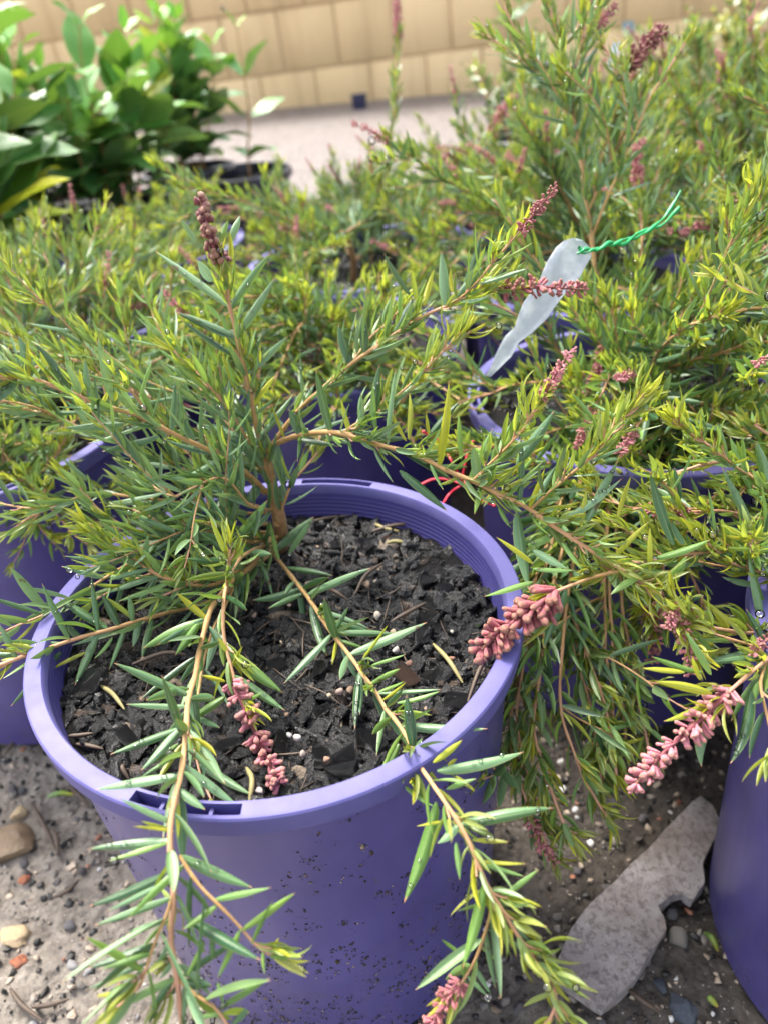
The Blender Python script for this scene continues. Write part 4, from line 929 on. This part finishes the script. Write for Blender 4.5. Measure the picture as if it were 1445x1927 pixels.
TR = {
 'spike': dict(p=[(1640, 1010, .44), (1560, 1130, .40), (1500, 1205, .365), (1440, 1245, .338), (1390, 1285, .327), (1345, 1328, .322)], ft=.95, bl=.95, fo=dict(nsp=.0058, per=10, br=1.05, hang=.25), f=[(1372, 1302, .324), (1310, 1360, .32), (1255, 1410, .317), (1195, 1475, .314)], fs=1.2, r=(.0018, .0010), young=.9, tufts=.35, dens=.8, upb=.1),
 'reach': dict(p=[(1640, 1010, .44), (1540, 1030, .41), (1440, 1035, .385), (1302, 1042, .365), (1190, 1062, .36), (1120, 1082, .36)], r=(.0017, .0009), young=.9, tufts=.5, dens=1.0),
 'under': dict(p=[(1640, 1010, .44), (1520, 1150, .39), (1420, 1190, .36), (1330, 1180, .345), (1270, 1130, .34)], f=[(1300, 1160, .342), (1275, 1150, .341), (1255, 1180, .34)], fs=.7, r=(.0015, .0009), young=1.0, tufts=.45, dens=.9),
 'upright': dict(p=[(1640, 1010, .44), (1540, 990, .41), (1450, 930, .40), (1390, 880, .40), (1340, 870, .40), (1270, 890, .405)], r=(.0015, .0009), young=.7, tufts=.5, dens=1.0),
 'upright2': dict(p=[(1640, 1010, .44), (1560, 940, .42), (1480, 850, .42), (1420, 800, .42)], r=(.0015, .0009), young=.7, tufts=.4, dens=1.0),
 'cross2': dict(p=[(1640, 1010, .44), (1540, 960, .42), (1440, 980, .40), (1350, 960, .395), (1260, 970, .39)], f=[(1290, 962, .392), (1260, 970, .39), (1225, 960, .389)], fs=.8, r=(.0014, .0008), young=.9, tufts=.4, dens=1.0),
 'cross3': dict(p=[(1640, 1010, .44), (1560, 900, .44), (1460, 870, .44), (1360, 920, .435), (1290, 1000, .43)], r=(.0014, .0008), young=.9, tufts=.4, dens=1.0, twigs=4),
 'cross': dict(p=[(1640, 1010, .44), (1550, 1060, .40), (1450, 1080, .375), (1380, 1060, .365), (1330, 1020, .36)], r=(.0014, .0008), young=.9, tufts=.4, dens=1.0),
}
HR = "1405 830 1270 555 34 m;1425 1170 1370 880 34 m;1440 1090 1330 700 20 l;1380 640 1300 440 34 l;1450 640 1400 460 34 m;1090 960 830 870 22 l;1400 1000 1270 970 30 m;1360 1200 1190 1045 30 y;1440 900 1420 620 24 l"
HR2 = "1235 210 1015 165 34 y;1290 250 1050 315 36 y;1130 130 970 115 22 y;1230 140 1130 -30 28 l;1210 270 1195 490 54 m;1380 200 1300 480 50 d;1200 130 1005 70 26 l;1440 120 1400 235 46 l;1445 60 1180 100 26 m;1190 160 1160 70 18 y;1250 80 1150 -40 24 l"
hr = []
for txt, oy in ((HR, 600), (HR2, 1200)):
    for e in txt.split(';'):
        q = e.split(); hr.append((float(q[0]) / 2 + 722, float(q[1]) / 2 + oy, float(q[2]) / 2 + 722, float(q[3]) / 2 + oy, float(q[4]) / 2, q[5]))
near_shrub(PR, TR, 202, 'shrub holding a fat pink bud spike out over the bark slab', hr, 120, 5, (8, 4), (.12, .18))
TL = {   # the low shrub of the second pot on the left: long arms with pink tips
 'arm': dict(p=[(130, 760, .66), (60, 640, .66), (10, 560, .66), (-40, 500, .66)], **NB, young=.6),
 'arm2': dict(p=[(130, 760, .66), (180, 660, .68), (260, 560, .70), (340, 450, .72)], f=None, **NB, young=.8),
 'spray': dict(p=[(130, 760, .66), (120, 620, .67), (150, 500, .70), (230, 420, .72)], **NB, young=.7),
 'spray2': dict(p=[(130, 760, .66), (60, 600, .68), (60, 480, .70), (85, 400, .72)], **NB, young=.8),
 'fan': dict(p=[(130, 760, .66), (200, 700, .64), (300, 640, .63), (380, 600, .62)], **NB, young=.6),
}
del TL['arm2']['f']
near_shrub(np.array([-.315, .557, HP - .03]), TL, 203, 'low shrub sprawling between the mud-splashed pot and the black pots', (), 260, 14, (6, 2), (.14, .22), 4, (4, 30))
TB = {
 'plume': dict(p=[(640, 640, .90), (690, 520, .95), (725, 350, .97), (742, 200, .96), (748, 60, .95)], f=[(748, 70, .95), (747, 30, .95), (744, -15, .95)], fs=1.1, r=(.0024, .0010), young=.4, tufts=.4, dens=1.0, sp=.0045, upb=.4),
 'spike': dict(p=[(640, 640, .90), (760, 500, .9), (870, 330, .92), (935, 230, .93)], f=[(925, 245, .93), (940, 212, .93), (965, 182, .93)], fs=1.2, r=(.0018, .0009), young=.6, tufts=.3, dens=1.0),
 'lean': dict(p=[(640, 640, .90), (780, 560, .84), (900, 450, .82), (980, 385, .8)], f=[(960, 395, .8), (1000, 382, .8), (1035, 372, .8)], fs=1.0, **NB, young=.7),
 'pink': dict(p=[(640, 640, .90), (600, 520, .88), (570, 460, .86), (540, 430, .85)], f=[(570, 440, .85), (550, 430, .85), (525, 425, .85)], fs=.9, **NB, young=.7),
}
near_shrub(np.array([-.01, .93, HP - .03]), TB, 204, 'shrub with a slim feathery plume standing up against the block wall', (), 260, 11, (5, 2), (.15, .22), 4, (6, 32))

place_pot(.195, .515, 'purple pot of the shrub with the white plastic tag', 2.2)
place_pot(.289, .235, 'glossy purple pot standing beside the bark slab', 0.4)
place_pot(-.315, .557, 'purple pot showing its shaded wall between the mud-splashed pot and the black pots', 1.3)
place_pot(-.01, .93, 'purple pot under the shrub with the feathery plume')
SPOTS = [  # x, y, source, turn, scale, shrub label, pot label
 (.46, .42, PROTO[1], 1.1, 1.0, 'shrub behind the pink bud spike, on the far side of the glossy pot', 'purple pot on the far side of the glossy pot by the bark slab'),
 (.47, .685, PROTO[2], 2.0, 1.0, 'shrub one row behind the tagged shrub, under the green twist tie', 'purple pot one row behind the tagged shrub'),
 (.235, .79, PROTO[3], 0.7, 1.05, 'bushy shrub straight behind the white plastic tag', 'purple pot straight behind the white plastic tag'),
 (-.30, .835, LOW[1], 4.0, 1.0, 'low shrub next to the black pots, behind the sprawling one', 'purple pot next to the black pots in the second row'),
 (-.58, .70, LOW[0], 5.1, 1.0, 'shrub cut by the picture edge below the broad-leaved plants', 'purple pot at the picture edge below the broad-leaved plants'),
 (-.28, 1.09, LOW[0], 2.6, .8, 'low shrub bordering the gravel beside the black pots', 'purple pot bordering the gravel beside the black pots'),
 (.02, 1.19, LOW[1], 3.3, .75, 'shrub bordering the gravel behind the feathery plume', 'purple pot bordering the gravel behind the plume'),
 (.25, 1.05, PROTO[2], 0.2, 1.1, 'shrub between the feathery plume and the tall leader', 'purple pot between the plume and the tall leader'),
 (.48, .94, TALL[0], 1.9, .95, 'upright shrub two rows behind the green twist tie', 'purple pot two rows behind the green twist tie'),
 (.72, .60, PROTO[3], 5.5, 1.0, 'shrub at the picture edge level with the green twist tie', 'purple pot at the picture edge level with the twist tie'),
 (.73, .86, PROTO[1], 2.2, 1.05, 'shrub at the picture edge two rows behind the twist tie', 'purple pot at the picture edge two rows behind the twist tie'),
 (.27, 1.31, LOW[0], 4.4, 1.0, 'shrub in front of the pale sprigs growing by the wall', 'purple pot in front of the pale sprigs by the wall'),
 (.50, 1.20, PROTO[0], 5.9, 1.1, 'shrub behind the tall leader, three rows back', 'purple pot three rows behind the tall leader'),
 (.75, 1.12, PROTO[0], 0.6, 1.0, 'shrub beside the pink tag, three rows behind the twist tie', 'purple pot beside the pink tag'),
 (.99, 1.05, PROTO[2], 3.7, 1.1, 'pink-spiked shrub at the picture edge below the black tubs', 'purple pot at the picture edge below the black tubs'),
 (.54, 1.46, PROTO[1], 1.2, .8, 'shrub in the last row behind the brownish bud cluster', 'purple pot in the last row behind the brownish bud cluster'),
 (.78, 1.38, LOW[1], 1.5, 1.05, 'shrub in the last row before the yellow-green shrubs', 'purple pot in the last row before the yellow-green shrubs'),
 (1.03, 1.31, LOW[0], 2.9, .95, 'shrub in the last row touching the black tubs', 'purple pot in the last row touching the black tubs'),
 (1.25, 1.22, LOW[1], 2.9, 1.0, 'shrub at the far corner of the block beside the black tubs', 'purple pot at the far corner of the block'),
]
for x, y, src, rz, sc, l1, l2 in SPOTS:
    place_shrub(x, y, src, rz, sc, l1); place_pot(x, y, l2, rz)

TP = {
 'over': dict(p=[(655, 690, .70), (600, 720, .62), (520, 760, .57), (440, 790, .55)], **NB, young=.6, twigs=4),
 'over2': dict(p=[(655, 690, .70), (700, 730, .61), (745, 780, .57), (780, 830, .55)], **NB, young=.6, twigs=4),
 'over3': dict(p=[(655, 690, .70), (640, 735, .61), (620, 785, .575), (600, 830, .56)], **NB, young=.5, twigs=4),
 'over4': dict(p=[(655, 690, .70), (750, 690, .62), (830, 730, .575), (890, 770, .55)], **NB, young=.6, twigs=4),
 'over5': dict(p=[(655, 690, .70), (560, 680, .65), (470, 700, .62), (390, 740, .60)], **NB, young=.6, twigs=4),
}
near_shrub(np.array([-.04, .675, HP - .03]), TP, 205, 'shrub directly behind the mud-splashed pot, below the plume', (), 200, 13, (5, 2), (.13, .2), 4, (10, 40))
place_pot(-.04, .675, 'purple pot half hidden right behind the mud-splashed pot', 0.3)
# red spider flower behind the front pot
rng = np.random.default_rng(6)
rf = empty('red_flower', at(850, 890, .50)); acc = Acc()
for pts in ([(800, 815), (830, 835), (850, 870), (870, 905)], [(905, 825), (885, 835), (875, 870), (868, 905)], [(792, 912), (815, 902), (845, 903), (870, 912)], [(835, 945), (845, 930), (865, 915), (895, 905)], [(925, 950), (905, 940), (885, 920), (872, 905)]):
    P = spline([at(a, b, .50 + rng.normal(0, .004)) - np.array(rf.location) for a, b in pts], 16); tube(acc, P, np.linspace(.0010, .0007, 16), 6, .5)
    capsule(acc, P[0], P[0] - P[1], .0025, .0011, 0, .5)
acc.build('style', MAT['red'], rf); tag(rf, 'red spidery flower with curling styles hanging behind the rim of the mud-splashed pot', 'flower')

# ------------------------------------------------------------------ white tag with its green twist tie
tg = empty('plant_tag', at(1010, 590, .445))
def strip(rows, th, dfun):
    """a flat plastic strip: rows of (left px, right px)"""
    V = []; F = []
    for (a, b, c, d), z in zip(rows, dfun):
        for k in np.linspace(0, 1, 5):
            p = at(a + (c - a) * k, b + (d - b) * k, z + 0.0015 * math.sin(k * math.pi)); V.append(p)
    n = len(rows); V = np.array(V) - np.array(tg.location)
    back = V + th * fw
    F = leaf_grid(n - 1, 4).tolist(); o_ = len(V)
    F += [[q + o_ for q in f[::-1]] for f in F]
    ring = [i * 5 for i in range(n)]; ring2 = [i * 5 + 4 for i in range(n)]
    for r0_ in (ring, ring2):
        for i in range(n - 1): F.append([r0_[i], r0_[i + 1], r0_[i + 1] + o_, r0_[i] + o_])
    F.append([0, 1, 1 + o_, o_]); 
    return np.vstack([V, back]), F
rows = [(1078, 447, 1096, 452), (1060, 453, 1110, 466), (1045, 466, 1112, 482), (1030, 490, 1102, 500), (1020, 512, 1090, 522), (1014, 530, 1078, 537), (1000, 548, 1060, 556), (985, 568, 1045, 575), (976, 590, 1030, 598), (968, 615, 1002, 625), (950, 632, 975, 645), (935, 660, 962, 670), (925, 685, 940, 692), (914, 706, 922, 709)]
V, F = strip(rows, 0.0006, np.linspace(.445, .475, len(rows)))
o = mesh_obj('tag_strip', V, F, MAT['tagwhite'], tg)
acc = Acc()
tie = [at(1088, 470, .443), at(1108, 470, .442), at(1135, 465, .447), at(1168, 456, .452), at(1195, 445, .46), at(1222, 432, .465), at(1250, 412, .47), at(1278, 376, .47)]
P = spline(tie, 80)
for ph in (0, math.pi):
    q = P.copy(); t = np.linspace(0, 1, 80); amp = np.where(t < .62, .0013, .0013 + (t - .62) * .012); tw = np.where(t < .62, t * 27, .62 * 27 + (t - .62) * 4)
    q += amp[:, None] * (np.cos(tw + ph)[:, None] * cu + np.sin(tw + ph)[:, None] * fw) - np.array(tg.location)
    tube(acc, q + np.stack([np.interp(t, np.linspace(0, 1, 14), np.random.default_rng(int(ph) + 2).normal(0, .0008, 14)) for _ in range(3)], 1) * np.array([1, .4, 1]), .0009 + .0004 * np.sin(t * 37 + ph), 6, .5)
acc.build('twist_tie', MAT['tie'], tg)
tag(tg, 'white plastic plant tag hung by a green twist tie on the tall shrub', 'plant tag')
def small_tag(name, px, d, mat, label, pts, th=.0008):
    c = at(*px, d); V = [at(a, b, d) - c for a, b in pts]; n = len(V); V += [p + fw * th for p in V]
    F = [list(range(n)), list(range(2 * n - 1, n - 1, -1))] + [[i, (i + 1) % n, n + (i + 1) % n, n + i] for i in range(n)]
    o = mesh_obj(name, V, F, mat, None, False); o.location = c; tag(o, label, 'plant tag')
small_tag('plant_label', (1215, 195), 1.35, MAT['tagpink'], 'small pink plastic label stuck among the shrubs beside the tall leader', [(1203, 195), (1214, 176), (1228, 200), (1228, 216), (1208, 214)])
small_tag('plant_label', (1160, 90), .60, MAT['tagwhite'], 'white plastic label tucked behind the brownish bud cluster', [(1140, 130), (1152, 80), (1166, 78), (1172, 105), (1160, 125), (1158, 140)])
small_tag('plant_label', (1180, 45), 2.2, MAT['tagblue'], 'pale blue plastic label among the yellow-green shrubs', [(1170, 42), (1190, 38), (1196, 60), (1172, 64)])

# ------------------------------------------------------------------ broad-leaved plants in black pots
def black_pot_src():
    root = empty('nursery_pot', (0, 0, 0))
    V, F = lathe([(.002, .001), (.088, .001), (.090, .004), (.104, .19), (.112, .19), (.113, .205), (.110, .208), (.104, .207), (.100, .17)], 48)
    o = mesh_obj('pot_wall', V, F, MAT['black_pot'], root); sharp_by_angle(o)
    V, F = soil_mesh(np.random.default_rng(4), .182, .1015, 12, 40); s = mesh_obj('potting_mix', V, F, MAT['mix'], root); tag(s, kind='stuff')
    return root
bp = black_pot_src()
def put_black(x, y, label, sc=1.0, mat=None):
    o = bp if 'bp' not in used else copy_tree(bp); used.add('bp'); o.location = (x, y, 0); o.scale = (sc,) * 3
    tag(o, label, 'plant pot', 'black nursery pots'); return o
def broad_plant(seed, n=7, H=(.22, .36), LL=(.075, .105), mat='broad', wr=.50, name='leafy_plant', age=(0, .35), pairs=7, thick=.0028, spread=.25):
    rng = np.random.default_rng(seed); root = empty(name, (0, 0, 0)); cl = []
    for k in range(n):
        az = rng.uniform(0, 6.28); st, fo = Acc(), Acc()
        P = spline(grow(rng, [rng.normal(0, .02), rng.normal(0, .02), 0], az, R(90) - abs(rng.normal(spread, .15)), rng.uniform(*H), -.1), 20)
        tube(st, P, np.linspace(thick, .0012, 20), 6, rng.random(), np.linspace(.1, .5, 20)); T = unit(np.gradient(P, axis=0))
        a0 = rng.uniform(0, 6.28)
        for j in range(pairs):
            u = .18 + .82 * j / (pairs - 1); i = int(u * 19); a0 += math.pi / 2 + rng.normal(0, .3)
            for s in (0, math.pi):
                A = unit(np.cross(T[i], np.array([.3, .9, .1]))); B = np.cross(T[i], A); rad = math.cos(a0 + s) * A + math.sin(a0 + s) * B
                e = rng.uniform(.75, 1.25) * (1 - .45 * u ** 3); d = unit(T[i] * math.cos(e) + rad * math.sin(e)); l = rng.uniform(*LL) * (.75 + .35 * math.sin(u * 3.0)) * (1 - .45 * (u > .97))
                ag = float(np.clip(rng.uniform(*age) * rng.random() + .35 * u ** 4 + (rng.random() < .05) * .7, 0, 1))
                leaf(fo, P[i] + d * .008, d, T[i] + UP * .8 + rng.normal(0, .25, 3), l, l * wr * rng.uniform(.85, 1.15), rng.uniform(-.75, .1), rng.uniform(.1, .3), ag, rng.random(), 8, 4, 'oval', rng.normal(0, .3), .12)
                tube(st, np.array([P[i], P[i] + d * .012]), np.array([.0011, .0008]), 4, .5, np.array([.5, .6]))
        b = st.build('stem', MAT['stem'], root); fo.build('foliage', MAT[mat], b); cl.append(np.concatenate(fo.v))
    raindrops(root, cl, rng, 60, .0012, .0026)
    return root
BRO = [broad_plant(301, 11, (.20, .40), (.095, .14), spread=.34, pairs=6), broad_plant(302, 12, (.18, .40), (.095, .14), spread=.36, pairs=6), broad_plant(303, 12, (.16, .36), (.09, .14), spread=.38, pairs=6)]
BP = [(-.50, 1.16, 0, 1.0, 'broad-leaved plant overhanging the black pot closest to the purple pots'),
      (-.68, 1.44, 1, 1.08, 'bright broad-leaved plant with large upright leaves in the middle of its group'),
      (-.46, 1.62, 2, .95, 'broad-leaved plant at the gravel end of its row'),
      (-.84, 1.28, 2, 1.05, 'broad-leaved plant cut by the picture edge, pale young tips'),
      (-.66, 1.75, 0, 1.05, 'broad-leaved plant standing behind the others near the block wall'),
      (-.98, 1.66, 1, 1.05, 'broad-leaved plant in the back corner by the picture edge'),
      (-.38, 1.98, 1, .85, 'small broad-leaved plant behind the gravel end of the row')]
for i, (x, y, k, s, l) in enumerate(BP):
    src = BRO[k]; o = src if src.name not in used else copy_tree(src); used.add(src.name)
    o.location = (x, y, .183); o.rotation_euler = (0, 0, i * 1.7); o.scale = (s,) * 3; tag(o, l, 'leafy plant', 'broad-leaved plants in black pots')
    put_black(x, y, 'black pot under the ' + l.split(',')[0].replace(' with large upright leaves', ''))
# a lone sprig on a thin stalk and other plants towards the wall
spr = broad_plant(311, 1, (.30, .31), (.085, .10), pairs=4, spread=.02); c = onz(505, 330, .0)
spr.location = (-.245, 1.88, .183); tag(spr, 'single sprig with four dark leaves on a thin bare stalk by the gravel', 'leafy plant'); put_black(-.245, 1.88, 'black pot of the single sprig with four dark leaves')
SM = [broad_plant(321, 12, (.16, .30), (.026, .036), 'small', .5, 'small_leaved_shrub', (.2, 1.0), 13, .0022, .45), broad_plant(322, 12, (.15, .26), (.028, .038), 'small', .42, 'small_leaved_shrub', (0, .35), 13, .0022, .45)]
SS = [(1.30, 1.95, 0, 1.25, 'yellow-green small-leaved shrub above the black tub at the picture edge'), (1.02, 2.15, 0, 1.15, 'yellow-green small-leaved shrub beside the pale blue label'), (.78, 2.05, 1, 1.1, 'dull green small-leaved shrub between the wall and the tall leader'),
      (.43, 2.0, 1, 1.05, 'dull green small-leaved shrub between the plume and the tall leader'), (1.6, 2.3, 0, 1.3, 'yellow-green small-leaved shrub farthest along by the wall'), (1.28, 2.55, 1, 1.4, 'tall dull green small-leaved shrub against the wall')]
for i, (x, y, k, s, l) in enumerate(SS):
    src = SM[k]; o = src if src.name not in used else copy_tree(src); used.add(src.name)
    o.location = (x, y, .183); o.rotation_euler = (0, 0, i * 2.1); o.scale = (s,) * 3; tag(o, l, 'shrub', 'small-leaved shrubs in black pots')
    put_black(x, y, 'black pot under the ' + l)
pale = broad_plant(331, 4, (.42, .52), (.05, .07), pairs=6, age=(.3, .6), spread=.10); pale.location = (.55, 2.75, .183); tag(pale, 'thin pale green sprigs standing in front of the block wall', 'leafy plant'); put_black(.55, 2.75, 'black pot of the thin pale sprigs by the wall')
bl = copy_tree(bp); bl.location = (.08, 4.9, -.02); bl.scale = (.42,) * 3
for ch in bl.children:
    if ch.name.startswith('pot_wall'): ch.data = ch.data.copy(); ch.data.materials[0] = MAT['blue_pot']
tag(bl, 'small dark blue pot standing at the foot of the block wall', 'plant pot', 'black nursery pots')

# ------------------------------------------------------------------ things on the ground
rng = np.random.default_rng(91)
# slab of bark
poly = [(625, 1265), (660, 1190), (700, 1110), (740, 1045), (800, 985), (900, 885), (1000, 790), (1060, 715), (1120, 660), (1190, 600), (1235, 635), (1275, 690), (1240, 770), (1200, 850), (1205, 920), (1160, 985), (1125, 960), (1090, 965), (1060, 990), (1030, 1015), (1055, 1050), (1065, 1090), (1035, 1140), (1010, 1180), (940, 1290), (880, 1350), (820, 1400), (720, 1330)]
pp = [onz(a / 2 + 722, b / 2 + 1200, .012) for a, b in poly]; cc = np.mean(pp, 0)
bm = bmesh.new(); vs = [bm.verts.new((p[0] - cc[0], p[1] - cc[1], 0)) for p in pp]; f_ = bm.faces.new(vs)
ext = bmesh.ops.extrude_face_region(bm, geom=[f_]); bmesh.ops.translate(bm, verts=[v for v in ext['geom'] if isinstance(v, bmesh.types.BMVert)], vec=(0, 0, .011))
bmesh.ops.triangulate(bm, faces=bm.faces)
for _ in range(4):
    bmesh.ops.subdivide_edges(bm, edges=[e for e in bm.edges if e.calc_length() > .006], cuts=1); bmesh.ops.triangulate(bm, faces=bm.faces)
for v in bm.verts:
    q = v.co * 55
    v.co.x += .0011 * noise.noise(q + Vector((3, 0, 0))); v.co.y += .0011 * noise.noise(q + Vector((0, 7, 0)))
    v.co.z += .0030 * noise.noise(v.co * 40) + .0020 * noise.noise(v.co * 110) + .0010 * noise.noise(v.co * 260)
bmesh.ops.recalc_face_normals(bm, faces=bm.faces)
me = bpy.data.meshes.new('bark_slab'); bm.to_mesh(me); bm.free(); me.materials.append(MAT['slab'])
me.polygons.foreach_set('use_smooth', np.ones(len(me.polygons), dtype=bool))
o = link(bpy.data.objects.new('bark_slab', me)); o.location = (cc[0], cc[1], .002); tag(o, 'weathered grey slab of bark with a notch lying on the ground between two purple pots', 'bark slab')
sharp_by_angle(o, 50)
def lump(name, px, s, mat, label, cat, seed, sub=3, jag=.35):
    r2 = np.random.default_rng(seed); v, f = stone(r2, sub, jag, 1.2); p = onz(*px, s[2] * .5)
    o = mesh_obj(name, v * np.array(s), f, mat, None, True); o.location = (p[0], p[1], s[2] * .45 + gz(p[0], p[1])); o.rotation_euler = (0, 0, r2.uniform(-.4, .4)); sharp_by_angle(o, 38); tag(o, label, cat)
lump('rock', (10, 1580), (.026, .016, .010), MAT['brownrock'], 'smooth brown rock at the picture edge beside the mud-splashed pot', 'rock', 1)
lump('rock', (32, 1803), (.0062, .0042, .0040), MAT['terracotta'], 'small orange terracotta lump below the brown rock', 'rock', 2)
lump('rock', (22, 1755), (.010, .007, .0055), MAT['sandstone'], 'sandy yellow lump between the brown rock and the terracotta lump', 'rock', 3)
lump('rock', (35, 1525), (.0065, .005, .005), MAT['sandstone'], 'sandy yellow lump just above the brown rock', 'rock', 4)
lump('rock', (1285, 1885), (.0085, .0075, .0055), MAT['darkrock'], 'dark grey gravel lump below the bark slab', 'rock', 5)
lump('rock', (1245, 1845), (.0050, .0045, .004), MAT['darkrock'], 'small dark lump touching the end of the bark slab', 'rock', 6)
lump('rock', (45, 1650), (.004, .0032, .003), MAT['terracotta'], 'tiny red brick crumb beside the brown rock', 'rock', 7)
# pebbles
peb = [(909, 1887, .0030), (930, 1893, .0024), (975, 1893, .0030), (1133, 1918, .0025), (1340, 1687, .0022), (155, 1640, .003), (102, 1640, .0025), (130, 1735, .004), (135, 1815, .0035), (150, 1850, .003), (1280, 1760, .006), (1265, 1720, .004)]
spots = []
for (px, py, s) in peb:
    p = onz(px, py, .0); spots.append((p[0], p[1], s))
while len(spots) < 230:
    px, py = rng.uniform(-150, 1600), rng.uniform(1150, 2100); p = onz(px, py, 0)
    if any(math.hypot(p[0] - a, p[1] - b) < .11 for a, b in ((P0[0], P0[1]), (.28, .235), (.195, .515), (-.305, .54))) or p[1] > .6: continue
    spots.append((p[0], p[1], 0.0009 + .0034 * rng.random() ** 2.5))
scatter('pebble', MAT['pebble'], [stone(rng, 2, .35, 1.2) for _ in range(10)], [(x, y, gz(x, y) + s * .35, (s * rng.uniform(1, 1.5), s, s * .75), rng.uniform(0, 6.28), (rng.normal(0, .3), rng.normal(0, .3))) for x, y, s in spots],
        'small pebble lying on the gritty ground beside the purple pots', 'pebble', 'pebbles on the ground around the pots', rng)
def groundspot(r_):
    while True:
        x, y = r_.uniform(-.48, .42), r_.uniform(.10, .62)
        if math.hypot(x - P0[0], y - P0[1]) > .105: return x, y
gt = crumbs(12000, lambda x, y: gz(x, y) + .0002, 'grit', MAT['grit'], None, groundspot, .0004, .0030, 17, .7); tag(gt, 'loose grit and crumbs of soil strewn over the ground', 'grit', None, 'stuff')
for i, (a, b) in enumerate([((60, 1510), (105, 1600)), ((10, 1420), (60, 1350)), ((95, 1560), (110, 1610)), ((20, 1860), (80, 1920)), ((60, 1895), (130, 1880)), ((100, 1690), (150, 1655)), ((1180, 1860), (1240, 1905)), ((130, 1480), (170, 1520))]):
    debris('dry_twig', MAT['twig'], a, b, .004, .0032, 'dry brown twig lying on the gritty ground beside the purple pots', 'dry twigs on the ground', 'twig', 80 + i)
for i, (a, b) in enumerate([((1325, 1755), (1350, 1790)), ((1335, 1880), (1350, 1895)), ((90, 1500), (140, 1495))]):
    debris('fallen_leaf', MAT['leaf'], a, b, .005, .004, 'narrow leaf fallen on the gritty ground beside the purple pots', 'fallen leaves on the ground', 'leaf', 95 + i)
